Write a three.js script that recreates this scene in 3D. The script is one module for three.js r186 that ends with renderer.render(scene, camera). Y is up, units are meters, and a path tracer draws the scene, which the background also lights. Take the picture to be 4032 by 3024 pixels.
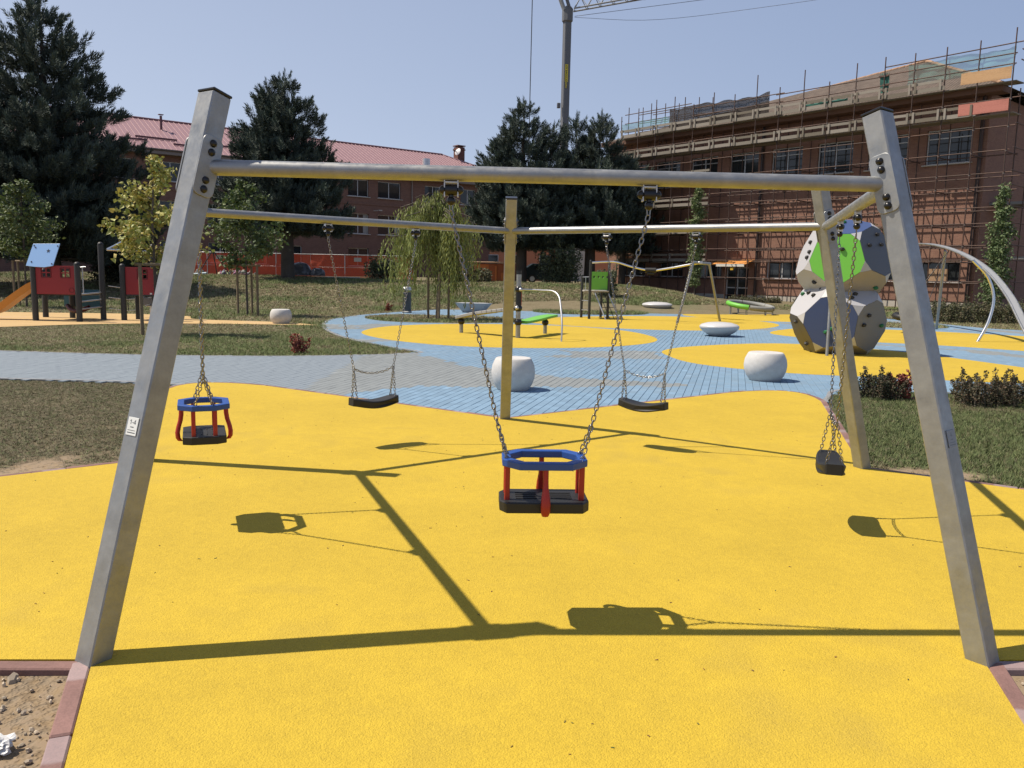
import * as THREE from 'three';
import { mergeGeometries } from 'three/addons/utils/BufferGeometryUtils.js';

// ---------- camera, sky, sun, exposure ----------
const scene = new THREE.Scene();
const camera = new THREE.PerspectiveCamera(50.31, 4 / 3, 0.1, 900);
camera.position.set(0, 1.7, 0);
camera.rotation.set(-0.1334, 0, 0.0202, 'YXZ');
scene.add(camera);
const renderer = new THREE.WebGLRenderer({ antialias: true });
renderer.toneMapping = THREE.LinearToneMapping;
renderer.toneMappingExposure = 1.3;
renderer.shadowMap.enabled = true;
const SUN = new THREE.Vector3(-0.5347, 0.8429, -0.0599).normalize();
{
  const w = 512, h = 256, data = new Float32Array(w * h * 4), d = new THREE.Vector3();
  const mix = (a, b, t) => a + (b - a) * t;
  const hor = [0.60, 0.70, 0.84], mid = [0.36, 0.475, 0.72], zen = [0.08, 0.125, 0.28];
  for (let j = 0; j < h; j++) for (let i = 0; i < w; i++) {
    const ph = ((i + 0.5) / w - 0.5) * 2 * Math.PI, th = ((j + 0.5) / h - 0.5) * Math.PI;
    d.set(Math.cos(ph) * Math.cos(th), Math.sin(th), Math.sin(ph) * Math.cos(th));
    const e = Math.max(0, d.y), c = d.dot(SUN), glow = 0.34 * Math.max(0, c) * (1 - 0.55 * e), k = (j * w + i) * 4;
    const a = 1 - Math.exp(-e / 0.20), b = Math.pow(e, 0.9);
    for (let q = 0; q < 3; q++) data[k + q] = mix(mix(hor[q], mid[q], a), zen[q], b) + glow * [1, 0.97, 0.88][q] - 0.02;
    for (let q = 0; q < 3; q++) data[k + q] *= 0.77;
    if (d.y < 0) for (let q = 0; q < 3; q++) data[k + q] *= 0.6;
    data[k + 3] = 1;
  }
  const sky = new THREE.DataTexture(data, w, h, THREE.RGBAFormat, THREE.FloatType);
  sky.mapping = THREE.EquirectangularReflectionMapping; sky.magFilter = THREE.LinearFilter; sky.needsUpdate = true;
  scene.background = sky; scene.environment = sky;
}
const sun = new THREE.DirectionalLight(0xfff3e2, 5.0);
sun.position.copy(SUN).multiplyScalar(120).add(new THREE.Vector3(0, 0, -30)); sun.target.position.set(0, 0, -30);
sun.castShadow = true; sun.shadow.mapSize.set(4096, 4096);
Object.assign(sun.shadow.camera, { left: -70, right: 70, top: 70, bottom: -70, near: 1, far: 320 });
scene.add(sun, sun.target);

// ---------- helpers ----------
const V = (x, y, z) => new THREE.Vector3(x, y, z), PI = Math.PI;
function rng(s) { return () => { s |= 0; s = s + 0x6D2B79F5 | 0; let t = Math.imul(s ^ s >>> 15, 1 | s); t = t + Math.imul(t ^ t >>> 7, 61 | t) ^ t; return ((t ^ t >>> 14) >>> 0) / 4294967296; }; }
const R = rng(77), rr = (a, b, f = R) => a + (b - a) * f(), clamp = (x, a = 0, b = 1) => Math.min(b, Math.max(a, x));
const sm = (a, b, x) => { const t = clamp((x - a) / (b - a)); return t * t * (3 - 2 * t); };
const hash = (x, y) => { let n = Math.imul(x, 374761393) + Math.imul(y, 668265263) | 0; n = Math.imul(n ^ n >>> 13, 1274126177); return ((n ^ n >>> 16) >>> 0) / 4294967296; };
function vn(x, y, per = 0) {              // value noise, periodic if per
  const xi = Math.floor(x), yi = Math.floor(y), fx = x - xi, fy = y - yi, u = fx * fx * (3 - 2 * fx), v = fy * fy * (3 - 2 * fy);
  const m = (a) => per ? ((a % per) + per) % per : a, h = (a, b) => hash(m(a), m(b));
  return (h(xi, yi) * (1 - u) + h(xi + 1, yi) * u) * (1 - v) + (h(xi, yi + 1) * (1 - u) + h(xi + 1, yi + 1) * u) * v;
}
const fbm = (x, y, o = 4) => { let s = 0, a = 0.5, t = 0; for (let i = 0; i < o; i++) { s += a * vn(x, y); t += a; x = x * 2.03 + 17.1; y = y * 2.03 + 9.7; a *= 0.5; } return s / t; };
function tex(n, metres, fn, srgb = true) {   // periodic texture; fn(u, v, N(freq)) -> [r,g,b] linear 0..1
  const d = new Uint8Array(n * n * 4), enc = (x) => { x = clamp(x); return 255 * (srgb ? (x <= 0.0031308 ? 12.92 * x : 1.055 * Math.pow(x, 1 / 2.4) - 0.055) : x); };
  for (let j = 0; j < n; j++) for (let i = 0; i < n; i++) {
    const c = fn(i / n, j / n, (f, s = 0) => vn(i / n * f + s, j / n * f + s, f)), k = (j * n + i) * 4;
    d[k] = enc(c[0]); d[k + 1] = enc(c[1]); d[k + 2] = enc(c[2]); d[k + 3] = 255;
  }
  const t = new THREE.DataTexture(d, n, n); t.wrapS = t.wrapT = THREE.RepeatWrapping; t.magFilter = THREE.LinearFilter; t.minFilter = THREE.LinearMipmapLinearFilter; t.generateMipmaps = true;
  if (srgb) t.colorSpace = THREE.SRGBColorSpace; t.repeat.set(1 / metres, 1 / metres); t.needsUpdate = true; return t;
}
const lin = (r, g, b) => new THREE.Color().setRGB(r, g, b);
const mat = (c, rough = 0.8, metal = 0, o = {}) => new THREE.MeshStandardMaterial({ color: Array.isArray(c) ? lin(...c) : c, roughness: rough, metalness: metal, ...o });
// geometry: everything non-indexed with uv in metres
function metric(g) {
  const p = g.attributes.position, uv = new Float32Array(p.count * 2), a = V(0, 0, 0), b = V(0, 0, 0), c = V(0, 0, 0), n = V(0, 0, 0);
  for (let i = 0; i < p.count; i += 3) {
    a.fromBufferAttribute(p, i); b.fromBufferAttribute(p, i + 1); c.fromBufferAttribute(p, i + 2);
    n.copy(b).sub(a).cross(c.clone().sub(a)); const x = Math.abs(n.x), y = Math.abs(n.y), z = Math.abs(n.z);
    [a, b, c].forEach((q, k) => { const o = (i + k) * 2; if (y >= x && y >= z) { uv[o] = q.x; uv[o + 1] = q.z; } else if (x > z) { uv[o] = q.z; uv[o + 1] = q.y; } else { uv[o] = q.x; uv[o + 1] = q.y; } });
  }
  g.setAttribute('uv', new THREE.BufferAttribute(uv, 2)); return g;
}
function flat(g, keep) { let q = g.index ? g.toNonIndexed() : g; for (const k of Object.keys(q.attributes)) if (!['position', 'normal', 'uv'].includes(k)) q.deleteAttribute(k); if (!q.attributes.normal) q.computeVertexNormals(); return keep && q.attributes.uv ? q : metric(q); }
const join = (a) => a.length === 1 ? flat(a[0]) : mergeGeometries(a.map((g) => flat(g)));
const mv = (g, x, y, z, ry = 0, rx = 0, rz = 0) => g.applyMatrix4(new THREE.Matrix4().compose(V(x, y, z), new THREE.Quaternion().setFromEuler(new THREE.Euler(rx, ry, rz, 'YXZ')), V(1, 1, 1)));
const box = (w, h, d, x = 0, y = 0, z = 0, ry = 0) => mv(new THREE.BoxGeometry(w, h, d), x, y, z, ry);
function cbox(w, h, d, b = 0.01, x = 0, y = 0, z = 0, ry = 0) {  // chamfered box, 44 triangles
  const P = [], X = w / 2, Y = h / 2, Z = d / 2, f = (...v) => { for (let i = 1; i < v.length - 1; i++) P.push(...v[0], ...v[i], ...v[i + 1]); };
  const S = [-1, 1], q = (s, t, ok) => ok;
  const px = (s, y, z) => [s * X, y * (Y - b), z * (Z - b)], py = (x, s, z) => [x * (X - b), s * Y, z * (Z - b)], pz = (x, y, s) => [x * (X - b), y * (Y - b), s * Z];
  const quad = (a, b2, c, d2) => { const A = V(...a), n = V(...b2).sub(A).cross(V(...c).sub(A)), m = V(...a).add(V(...c)); n.dot(m) > 0 ? f(a, b2, c, d2) : f(a, d2, c, b2); };
  for (const s of S) { quad(px(s, -1, -1), px(s, 1, -1), px(s, 1, 1), px(s, -1, 1)); quad(py(-1, s, -1), py(1, s, -1), py(1, s, 1), py(-1, s, 1)); quad(pz(-1, -1, s), pz(1, -1, s), pz(1, 1, s), pz(-1, 1, s)); }
  for (const s of S) for (const t of S) {
    quad(px(s, t, -1), px(s, t, 1), py(s, t, 1), py(s, t, -1)); quad(px(s, -1, t), px(s, 1, t), pz(s, 1, t), pz(s, -1, t)); quad(py(-1, s, t), py(1, s, t), pz(1, s, t), pz(-1, s, t));
    for (const u of S) { const A = px(s, t, u), B = py(s, t, u), C = pz(s, t, u), n = V(...B).sub(V(...A)).cross(V(...C).sub(V(...A))); n.dot(V(s, t, u)) > 0 ? f(A, B, C) : f(A, C, B); }
  }
  const g = new THREE.BufferGeometry(); g.setAttribute('position', new THREE.Float32BufferAttribute(P, 3)); g.computeVertexNormals(); metric(g); return mv(g, x, y, z, ry);
}
function cyl(a, b, r, seg = 10, r2 = r, open = false) {
  const d = b.clone().sub(a), L = d.length(), g = new THREE.CylinderGeometry(r2, r, L, seg, 1, open);
  return g.applyMatrix4(new THREE.Matrix4().compose(a.clone().add(b).multiplyScalar(0.5), new THREE.Quaternion().setFromUnitVectors(V(0, 1, 0), d.normalize()), V(1, 1, 1)));
}
const tube = (pts, r, n = 24, seg = 8, closed = false) => new THREE.TubeGeometry(new THREE.CatmullRomCurve3(pts, closed, 'centripetal'), n, r, seg, closed);
const ball = (x, y, z, r, a = 14, b = 10) => mv(new THREE.SphereGeometry(r, a, b), x, y, z);
const lathe = (pts, seg = 32) => new THREE.LatheGeometry(pts.map(([x, y]) => new THREE.Vector2(x, y)), seg);
const shape = (pts) => new THREE.Shape(pts.map(([x, y]) => new THREE.Vector2(x, y)));
const extr = (s, depth, bevel = 0) => new THREE.ExtrudeGeometry(s, { depth, bevelEnabled: bevel > 0, bevelSize: bevel, bevelThickness: bevel, bevelSegments: 2, curveSegments: 10 });
// scene graph
const used = {};
const numbered = (n) => { const k = used[n] = (used[n] ?? -1) + 1; return k ? n + '_' + String(k).padStart(3, '0') : n; };
function lit(m) { m.castShadow = true; m.receiveShadow = true; return m; }
function part(name, geos, m, parent, label) { const o = lit(new THREE.Mesh(Array.isArray(geos) ? join(geos) : geos, m)); o.name = name; if (label) o.userData.label = label; parent.add(o); return o; }
function tag(o, label, category, group) { o.userData.label = label; o.userData.category = category; if (group) o.userData.group = group; return o; }
function thing(name, label, category, x = 0, y = 0, z = 0, ry = 0, group) { const o = new THREE.Group(); o.name = numbered(name); o.position.set(x, y, z); o.rotation.y = ry; scene.add(o); return tag(o, label, category, group); }
function solo(name, geos, m, label, category, group) { const o = part(numbered(name), geos, m, scene); return tag(o, label, category, group); }
function struct(name, geos, m) { const o = part(numbered(name), geos, m, scene); o.userData.kind = 'structure'; return o; }
function inst(name, geo, m, items, parent, stuff = true) {   // items: {p, q, s, c}
  const o = lit(new THREE.InstancedMesh(geo, m, items.length)), M4 = new THREE.Matrix4(); o.name = name;
  items.forEach((it, i) => { o.setMatrixAt(i, M4.compose(it.p, it.q, it.s)); if (it.c) o.setColorAt(i, it.c); });
  if (stuff) o.userData.kind = 'stuff'; parent.add(o); return o;
}
const qy = (a) => new THREE.Quaternion().setFromAxisAngle(V(0, 1, 0), a), qdir = (d) => new THREE.Quaternion().setFromUnitVectors(V(0, 1, 0), d);
const qe = (x, y, z) => new THREE.Quaternion().setFromEuler(new THREE.Euler(x, y, z));
// terrain height: level play area, low bank rising towards the trees and the far building
const gh = (x, z) => -0.015 + sm(-37, -56, z) * (1 - 0.8 * sm(7, 15, x + (z + 50) * 0.1)) * 1.15 + (fbm(x * 0.08 + 40, z * 0.08, 3) - 0.5) * 0.5 * sm(-46, -60, z) * (1 - sm(7, 15, x));

// ---------- shared materials ----------
const galvTex = tex(512, 0.6, (u, v, N) => { const a = N(9) * 0.5 + N(23, 5) * 0.3 + N(90) * 0.2, s = 0.88 + (a - 0.5) * 0.34; return [s, s, s]; });
const galvRough = tex(256, 0.4, (u, v, N) => { const a = 0.47 + (N(7) * 0.6 + N(31) * 0.4 - 0.5) * 0.3; return [a, a, a]; }, false);
const GALV = mat([0.345, 0.355, 0.355], 1, 0.68, { map: galvTex, roughnessMap: galvRough });
const STEEL = mat([0.55, 0.56, 0.57], 0.42, 0.9), CHAIN = mat([0.27, 0.262, 0.25], 0.28, 1), POLISH = mat([0.72, 0.72, 0.70], 0.25, 1);
const BLACK = mat([0.008, 0.008, 0.009], 0.3), RUBBER = mat([0.010, 0.010, 0.010], 0.55), DARKPOST = mat([0.03, 0.032, 0.033], 0.55);
const BLUEP = mat([0.012, 0.062, 0.27], 0.42), REDP = mat([0.33, 0.017, 0.010], 0.45), REDPANEL = mat([0.27, 0.016, 0.02], 0.5), GREENP = mat([0.13, 0.42, 0.05], 0.5);
const woodTex = tex(512, 1.2, (u, v, N) => { const g = N(4) * 0.3 + vn(u * 6, v * 180, 0) * 0.35 + N(60) * 0.35, s = 0.55 + g * 0.75; return [s, s * (0.96 + 0.04 * g), s * 0.95]; });
const WOOD = mat([0.40, 0.33, 0.24], 0.85, 0, { map: woodTex }), WOODDARK = mat([0.20, 0.155, 0.10], 0.9, 0, { map: woodTex });
const BARK = mat([0.10, 0.085, 0.07], 0.95, 0, { map: woodTex, bumpMap: woodTex, bumpScale: 0.02 });

// ---------- ground ----------
// pentagon of the swing frame
const PC = V(0.0688, 0, -6.141), RB = 3.360, RT = 2.6607, HT = 2.492, HB = 2.158;
const legA = (k) => (126 - 72 * k) * PI / 180 - 0.0425;
const radial = (k) => V(Math.cos(legA(k)), 0, Math.sin(legA(k)));
const lean = (k) => V((k + 5) % 5 === 4 ? -0.055 : 0, 0, 0);   // the rear left leg stands a little further out
const legBase = (k) => PC.clone().addScaledVector(radial(k), RB).add(lean(k)), legTop = (k) => PC.clone().addScaledVector(radial(k), RT).add(lean(k)).setY(HT);
const legAt = (k, y) => legBase(k).lerp(legTop(k), y / HT);
// five-pointed safety pad with blunt rounded points, its inner corners at the legs
const padPts = [];
for (let k = 0; k < 5; k++) {
  const a = legBase(k), b = legBase(k + 1), prev = legBase(k + 4), next = legBase(k + 2), m = a.clone().add(b).multiplyScalar(0.5), out = m.clone().sub(PC).setY(0).normalize();
  const d1 = a.clone().sub(prev).normalize(), d2 = b.clone().sub(next).normalize(), c = d1.dot(out), L = 4.05 / c;
  const p = [a.clone().addScaledVector(d1, L), b.clone().addScaledVector(d2, L)], tip = m.clone().addScaledVector(out, 5.5);
  padPts.push(a.clone().addScaledVector(m.clone().sub(PC).setY(0).normalize(), 0));
  for (let i = 1; i < 7; i++) padPts.push(a.clone().lerp(p[0], i / 7));
  for (let i = 0; i <= 8; i++) { const t = i / 8; padPts.push(p[0].clone().multiplyScalar((1 - t) ** 2).addScaledVector(tip, 2 * t * (1 - t)).addScaledVector(p[1], t * t)); }
  for (let i = 6; i > 0; i--) padPts.push(b.clone().lerp(p[1], i / 7));
}
const inside = (x, z, poly) => { let c = false; for (let i = 0, j = poly.length - 1; i < poly.length; j = i++) { const [xi, zi] = poly[i], [xj, zj] = poly[j]; if ((zi > z) !== (zj > z) && x < (xj - xi) * (z - zi) / (zj - zi) + xi) c = !c; } return c; };
const smooth = (pts, n = 90) => new THREE.CatmullRomCurve3(pts.map(([x, z]) => V(x, 0, z)), true, 'centripetal').getPoints(n).slice(0, -1).map((p) => [p.x, p.z]);
const padPoly = padPts.map((p) => [p.x, p.z]);
const ell = (cx, cz, a, b, rot = 0, n = 72) => Array.from({ length: n }, (_, i) => { const t = i / n * 2 * PI, x = a * Math.cos(t), z = b * Math.sin(t); return [cx + x * Math.cos(rot) - z * Math.sin(rot), cz + x * Math.sin(rot) + z * Math.cos(rot)]; });
const plazaPoly = [[-60, -12.9], [-30, -12.6], [-12, -12.25], [-7.7, -12.13], [-5.2, -11.97], [-4.2, -11.5], [-3, -9.6], [0, -8.2], [3.3, -9.4], [4.6, -11.8], [5.2, -12.75], [8, -12.5], [14, -11.9], [30, -10.5], [40, -12], [40, -20], [26, -25.5], [21, -28.2], [18.2, -31.5], [17.6, -37], [16.4, -42],
  [14, -45.5], [11.6, -46], [8.8, -43.6], [6.8, -42.3], [3.2, -44.2], [-0.2, -43], [-2.9, -39.4], [-4.8, -35.4], [-6.0, -32], [-6.4, -28.8], [-6.0, -25.8], [-5.2, -23.1], [-3.9, -20.2], [-2.8, -18.6], [-1.95, -17.4], [-2.9, -16.75], [-4.6, -16.1], [-6.6, -15.85], [-8.2, -15.87], [-10.1, -16.04], [-20, -16.9], [-60, -18]];
const blobs = [smooth([[-4.25, -22.9], [-3.8, -25.9], [-1.7, -27.7], [1.3, -27.8], [3.3, -26.2], [4.0, -23.6], [3.75, -21.6], [2.6, -20], [0.8, -19.05], [-1.2, -19.1], [-3, -20.4]]),
  smooth([[0.05, -30.2], [1.7, -33.1], [3.8, -34.9], [7, -36.1], [9.5, -34.6], [10.2, -32.2], [9.6, -29.8], [7.6, -27.4], [5.1, -26.5], [2.2, -27.6]]),
  smooth([[7.8, -37.9], [10.5, -41.2], [14.3, -42.8], [16.2, -39.5], [14.8, -35.5], [11.1, -33.3], [8.75, -34.6]]),
  smooth([[3.5, -19], [4.6, -20.5], [7.3, -21.9], [9.2, -20.6], [10.4, -17.4], [10.6, -15.2], [9.2, -14.1], [6.7, -14.5], [5, -14.95], [3.7, -16.2], [3.4, -17.7]]),
  smooth([[8.15, -25.6], [9.0, -27.7], [11, -29.5], [14.5, -28.9], [17.4, -26.3], [17.2, -22.6], [14.3, -20.4], [11.6, -22.4], [9.2, -23.6]])];
const islands = [smooth([[-5.5, -30.4], [-4.7, -32.6], [-2, -32.8], [0, -31.8], [0.3, -29.4], [-1.7, -28.1], [-4.1, -28.1]]), smooth([[0.9, -38.1], [2, -40.6], [4, -41.2], [6.2, -38.6], [5.6, -37], [3.8, -36.2], [1.9, -36.3]]), smooth([[13.2, -33], [15.4, -34.4], [16.8, -33.2], [16.4, -31], [14.2, -30.6]])];
const sandPoly = smooth([[-34, -24], [-22, -22.3], [-15, -21.4], [-12.4, -23.9], [-10.8, -24.8], [-7.9, -25.3], [-6.1, -25.45], [-7.6, -26.6], [-10.6, -27.3], [-11.5, -28.9], [-14, -29.6], [-18, -29.2], [-26, -30]], 160);

// lawn: one sheet to the horizon
const isBare = (x, z) => {
  const n = fbm(x * 1.7, z * 1.7, 4), e = (d) => d + (n - 0.5) * 1.1;
  let b = 0;
  if (x < 0) b = Math.max(b, 1 - sm(0.05, 0.5, e(Math.abs((x + 3.17) * 0.62 + (z + 7.04) * 0.78 + 0.25) + (x < -4.6 ? 0.5 : 0))));
  if (x > 0) b = Math.max(b, 1 - sm(0.15, 0.55, e(Math.hypot((x - 3.75) * 0.8, (z + 7.3) * 1.6))));
  if (z > -3.6) b = Math.max(b, 0.93);
  return b;
};
{
  const xs = [], zs = [];
  for (let x = -320; x < -60; x += 20) xs.push(x); for (let x = -60; x < -14; x += 1.5) xs.push(x); for (let x = -14; x < 14; x += 0.2) xs.push(x); for (let x = 14; x < 60; x += 1.5) xs.push(x); for (let x = 60; x <= 320; x += 20) xs.push(x);
  for (let z = 120; z > 2; z -= 12) zs.push(z); for (let z = 2; z > -24; z -= 0.2) zs.push(z); for (let z = -24; z > -70; z -= 0.8) zs.push(z); for (let z = -70; z > -130; z -= 6) zs.push(z); for (let z = -130; z >= -480; z -= 35) zs.push(z);
  const P = [], C = [], UV = [], I = [], dry = lin(0.115, 0.092, 0.05), green = lin(0.07, 0.085, 0.032), soil = lin(0.25, 0.185, 0.12), c = new THREE.Color(), straw = lin(0.20, 0.165, 0.095);
  for (const z of zs) for (const x of xs) {
    P.push(x, gh(x, z) + (z > -24 && Math.abs(x) < 14 ? (fbm(x * 3, z * 3, 3) - 0.5) * 0.02 - 0.005 : 0), z); UV.push(x, z);
    const n = fbm(x * 0.35 + 3, z * 0.35 + 8, 5), g = sm(0.40, 0.62, n + (x > 2 && z > -13 ? 0.13 : -0.03) - (z < -17 ? 0.035 : 0));
    c.copy(dry).lerp(green, g); if (z < -14) c.lerp(straw, 0.55); c.lerp(soil, isBare(x, z)); C.push(c.r, c.g, c.b);
  }
  const W = xs.length; for (let j = 0; j < zs.length - 1; j++) for (let i = 0; i < W - 1; i++) { const a = j * W + i; I.push(a, a + 1, a + W, a + 1, a + W + 1, a + W); }
  const g = new THREE.BufferGeometry(); g.setAttribute('position', new THREE.Float32BufferAttribute(P, 3)); g.setAttribute('uv', new THREE.Float32BufferAttribute(UV, 2)); g.setAttribute('color', new THREE.Float32BufferAttribute(C, 3)); g.setIndex(I); g.computeVertexNormals();
  const t = tex(1024, 3.1, (u, v, N) => { const a = N(11) * 0.2 + N(47, 3) * 0.25 + N(150, 7) * 0.3 + N(420) * 0.25, s = 0.45 + a * 1.1, y = N(90, 11); return [s * (0.94 + y * 0.12), s, s * (1.05 - y * 0.2)]; });
  const o = struct('lawn', g, new THREE.MeshStandardMaterial({ vertexColors: true, roughness: 1, map: t, bumpMap: t, bumpScale: 0.03 }));
}
const sheet = (poly, y, holes = []) => { const s = shape(poly.map(([x, z]) => [x, -z])); for (const h of holes) s.holes.push(new THREE.Path(h.map(([x, z]) => new THREE.Vector2(x, -z)))); return flat(new THREE.ShapeGeometry(s).rotateX(-PI / 2).translate(0, y, 0)); };
const slab = (poly, y0, y1, bevel = 0) => flat(new THREE.ExtrudeGeometry(shape(poly.map(([x, z]) => [x, -z])), { depth: y1 - y0, bevelEnabled: false }).rotateX(-PI / 2).translate(0, y0, 0));
// poured rubber
function epdm(r, g, b, seed) {
  return tex(1536, 4.6, (u, v, N) => {
    const fine = N(1400, seed) * 0.55 + N(700, seed + 3) * 0.45, med = N(60, seed) * 0.4 + N(160, seed) * 0.6, low = N(5, seed) * 0.55 + N(13, seed + 2) * 0.45;
    let s = 1 + (fine - 0.5) * 0.34 + (med - 0.5) * 0.12 + (low - 0.5) * 0.19; const pitShade = fine < 0.12 ? (0.12 - fine) * 1.5 : 0, grime = Math.max(0, low * 0.7 + N(31, seed + 8) * 0.3 - 0.56) * 1.1 * (0.4 + med);
    s -= pitShade; return [r * (s - grime * 0.5), g * (s - grime * 0.48), b * (s + grime * 0.6 - pitShade * 0.2)];  // shade in the pits between granules is painted into the colour
  });
}
const epBump = tex(1024, 1.7, (u, v, N) => { const a = N(600) * 0.6 + N(300, 5) * 0.4; return [a, a, a]; }, false);
const YELLOW = new THREE.MeshStandardMaterial({ map: epdm(0.462, 0.322, 0.022, 0), bumpMap: epBump, bumpScale: 0.004, roughness: 0.92 });
const SAND = new THREE.MeshStandardMaterial({ map: epdm(0.46, 0.315, 0.14, 40), roughness: 0.95 });
const pad = struct('rubber_pad', slab(padPoly, -0.05, 0.014), YELLOW);
// kerb stones round the pad
{
  const path = padPts, n = path.length, off = 0.042;
  const ktex = tex(512, 1.3, (u, v, N) => { const a = N(5) * 0.4 + N(40) * 0.25 + N(240) * 0.35, s = 0.7 + a * 0.6; const w = sm(0.55, 0.7, N(6, 9)); return [0.205 * s + w * 0.08, 0.115 * s + w * 0.09, 0.10 * s + w * 0.10]; });
  const mats = [1, 0.88, 1.1].map((s) => new THREE.MeshStandardMaterial({ map: ktex, color: lin(s, s, s), roughness: 0.9, bumpMap: ktex, bumpScale: 0.006 })), rk = rng(5);
  const normal = (i) => { const a = path[(i + n - 1) % n], b = path[(i + 1) % n], t = b.clone().sub(a); let nn = V(t.z, 0, -t.x).normalize(); if (inside(path[i].x + nn.x * 0.06, path[i].z + nn.z * 0.06, padPoly)) nn.negate(); return nn; };
  for (let i = 0; i < n; i++) {
    const a = path[i], b = path[(i + 1) % n], d = b.clone().sub(a), L = d.length(); if (L < 0.02) continue; d.normalize();
    let nn = V(d.z, 0, -d.x); const m = a.clone().add(b).multiplyScalar(0.5); if (inside(m.x + nn.x * 0.05, m.z + nn.z * 0.05, padPoly)) nn.negate();
    const k = Math.max(1, Math.round(L / 0.7));
    for (let j = 0; j < k; j++) {
      const c = a.clone().addScaledVector(d, L * (j + 0.5) / k).addScaledVector(nn, off), w = L / k - 0.006;
      const o = part('kerb_stone', cbox(w, 0.15, 0.076, 0.007), mats[Math.floor(rk() * 3)], pad);
      o.position.set(c.x, -0.062 + rr(-0.004, 0.004, rk), c.z); o.rotation.set(rr(-0.01, 0.01, rk), Math.atan2(-d.z, d.x) + rr(-0.008, 0.008, rk), 0);
    }
  }
}
// paving: joint bed, then single pavers
const bed = struct('plaza_paving', sheet(plazaPoly, -0.006), mat([0.13, 0.165, 0.20], 0.95));
const greyPoly = [[-70, -10], [-2.6, -10.9], [-2.0, -11.6], [-1.3, -12.2], [0, -12.35], [1.4, -12.5], [2.7, -12.8], [2.9, -13.15], [1.8, -13.3], [0.7, -13.7], [-0.3, -14.5], [-0.95, -15.2], [-1.9, -16.9], [-3, -18], [-70, -20]];
{
  const ca = Math.cos(-75 * PI / 180), sa = Math.sin(-75 * PI / 180), items = [], near = [], pw = 0.112, pl = 0.224, rp = rng(11);
  const geo = cbox(pl - 0.003, 0.05, pw - 0.005, 0.004), q0 = qy(75 * PI / 180), ptex = tex(256, 0.5, (u, v, N) => { const s = 0.86 + (N(90) * 0.6 + N(20) * 0.4) * 0.28; return [s, s, s]; });
  const pm = new THREE.MeshStandardMaterial({ roughness: 0.85, map: ptex }), blue = lin(0.158, 0.255, 0.355), grey = lin(0.205, 0.228, 0.235), zmin = -46.5;
  const inBlob = (x, z) => blobs.some((b) => inside(x, z, b)) || islands.some((b) => inside(x, z, b));
  for (let i = -420; i < 460; i++) for (let j = -160; j < 230; j++) {
    const u = i * pw, w = (j + (i & 1) * 0.5) * pl, x = ca * w - sa * u - 3, z = sa * w + ca * u - 14;
    if (z < zmin || z > -8 || Math.abs(x) > 30 || x < -24 || !inside(x, z, plazaPoly)) continue;
    if (inside(x, z, padPoly)) { const e = 0.12; if ([[e, 0], [-e, 0], [0, e], [0, -e]].every(([a, b]) => inside(x + a, z + b, padPoly))) continue; }
    if (inBlob(x, z)) { const e = 0.18; if ([[e, 0], [-e, 0], [0, e], [0, -e]].every(([a, b]) => inBlob(x + a, z + b))) continue; }
    if (Math.abs(x) / -z > 0.95) continue;
    const g = inside(x + rr(-0.06, 0.06, rp), z + rr(-0.06, 0.06, rp), greyPoly), edge = fbm(x * 0.5, z * 0.5, 3), isG = g || (edge > 0.69 && z < -17), f = (isG ? 0.93 : 0.95) + rr(-0.05, 0.07, rp) + (rp() < 0.02 ? 0.18 : 0), lf = fbm(x * 0.9 + 9, z * 0.9, 3) * 0.16 + 0.92;
    const c = (isG ? grey : blue).clone().multiplyScalar(f * lf); if (!isG && rp() < 0.3) c.lerp(grey, 0.12);
    if (x < -3 && g) c.lerp(lin(0.178, 0.218, 0.258), 0.85);
    items.push({ p: V(x, -0.0245 + rr(-0.0015, 0.0015, rp) + 0.004, z), q: q0, s: V(1, 1, 1), c, d: x * x + z * z, isG });
  }
  items.sort((a, b) => a.d - b.d);
  const vis = items.filter((it) => it.p.z < -9.4 && !inside(it.p.x, it.p.z, padPoly) && Math.abs(it.p.x) / -it.p.z < 0.63 && it.p.x > -4.5).slice(0, 300), set = new Set(vis);
  const tones = [blue.clone().multiplyScalar(0.93), blue.clone(), blue.clone().multiplyScalar(1.08), grey.clone(), grey.clone().multiplyScalar(0.93)].map((c) => new THREE.MeshStandardMaterial({ color: c, roughness: 0.85, map: ptex }));
  for (const it of vis) { const o = part('paver', geo, tones[it.isG ? 3 + Math.floor(rp() * 2) : Math.floor(rp() * 3)], bed); o.position.copy(it.p); o.quaternion.copy(q0); }
  const rest = items.filter((it) => !set.has(it)); inst('pavers', geo, pm, rest, bed); console.log('pavers', items.length);
}
{ // edging strip between paving and lawn
  const P = new THREE.CatmullRomCurve3(plazaPoly.map(([x, z]) => V(x, 0, z)), true, 'centripetal').getPoints(400), pos = [];
  const nor = P.map((p, i) => { const d = P[(i + 1) % P.length].clone().sub(P[(i + P.length - 1) % P.length]); return V(d.z, 0, -d.x).normalize(); });
  for (let i = 0; i < P.length - 1; i++) { const q = (k, o, y) => P[k].clone().addScaledVector(nor[k], o).setY(y), w = 0.04, y = 0.007; for (const [o1, y1, o2, y2] of [[-w, y, w, y], [w, y, w, -0.05], [-w, -0.05, -w, y]]) pos.push(q(i, o1, y1), q(i + 1, o1, y1), q(i, o2, y2), q(i, o2, y2), q(i + 1, o1, y1), q(i + 1, o2, y2)); }
  const g = new THREE.BufferGeometry().setFromPoints(pos); g.computeVertexNormals(); const o = part('edging_strip', metric(g), mat([0.24, 0.25, 0.26], 0.9, 0, { side: THREE.DoubleSide, map: galvTex }), bed);
}
blobs.forEach((b) => struct('rubber_patch', slab(b, -0.03, 0.0065), YELLOW));
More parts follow.
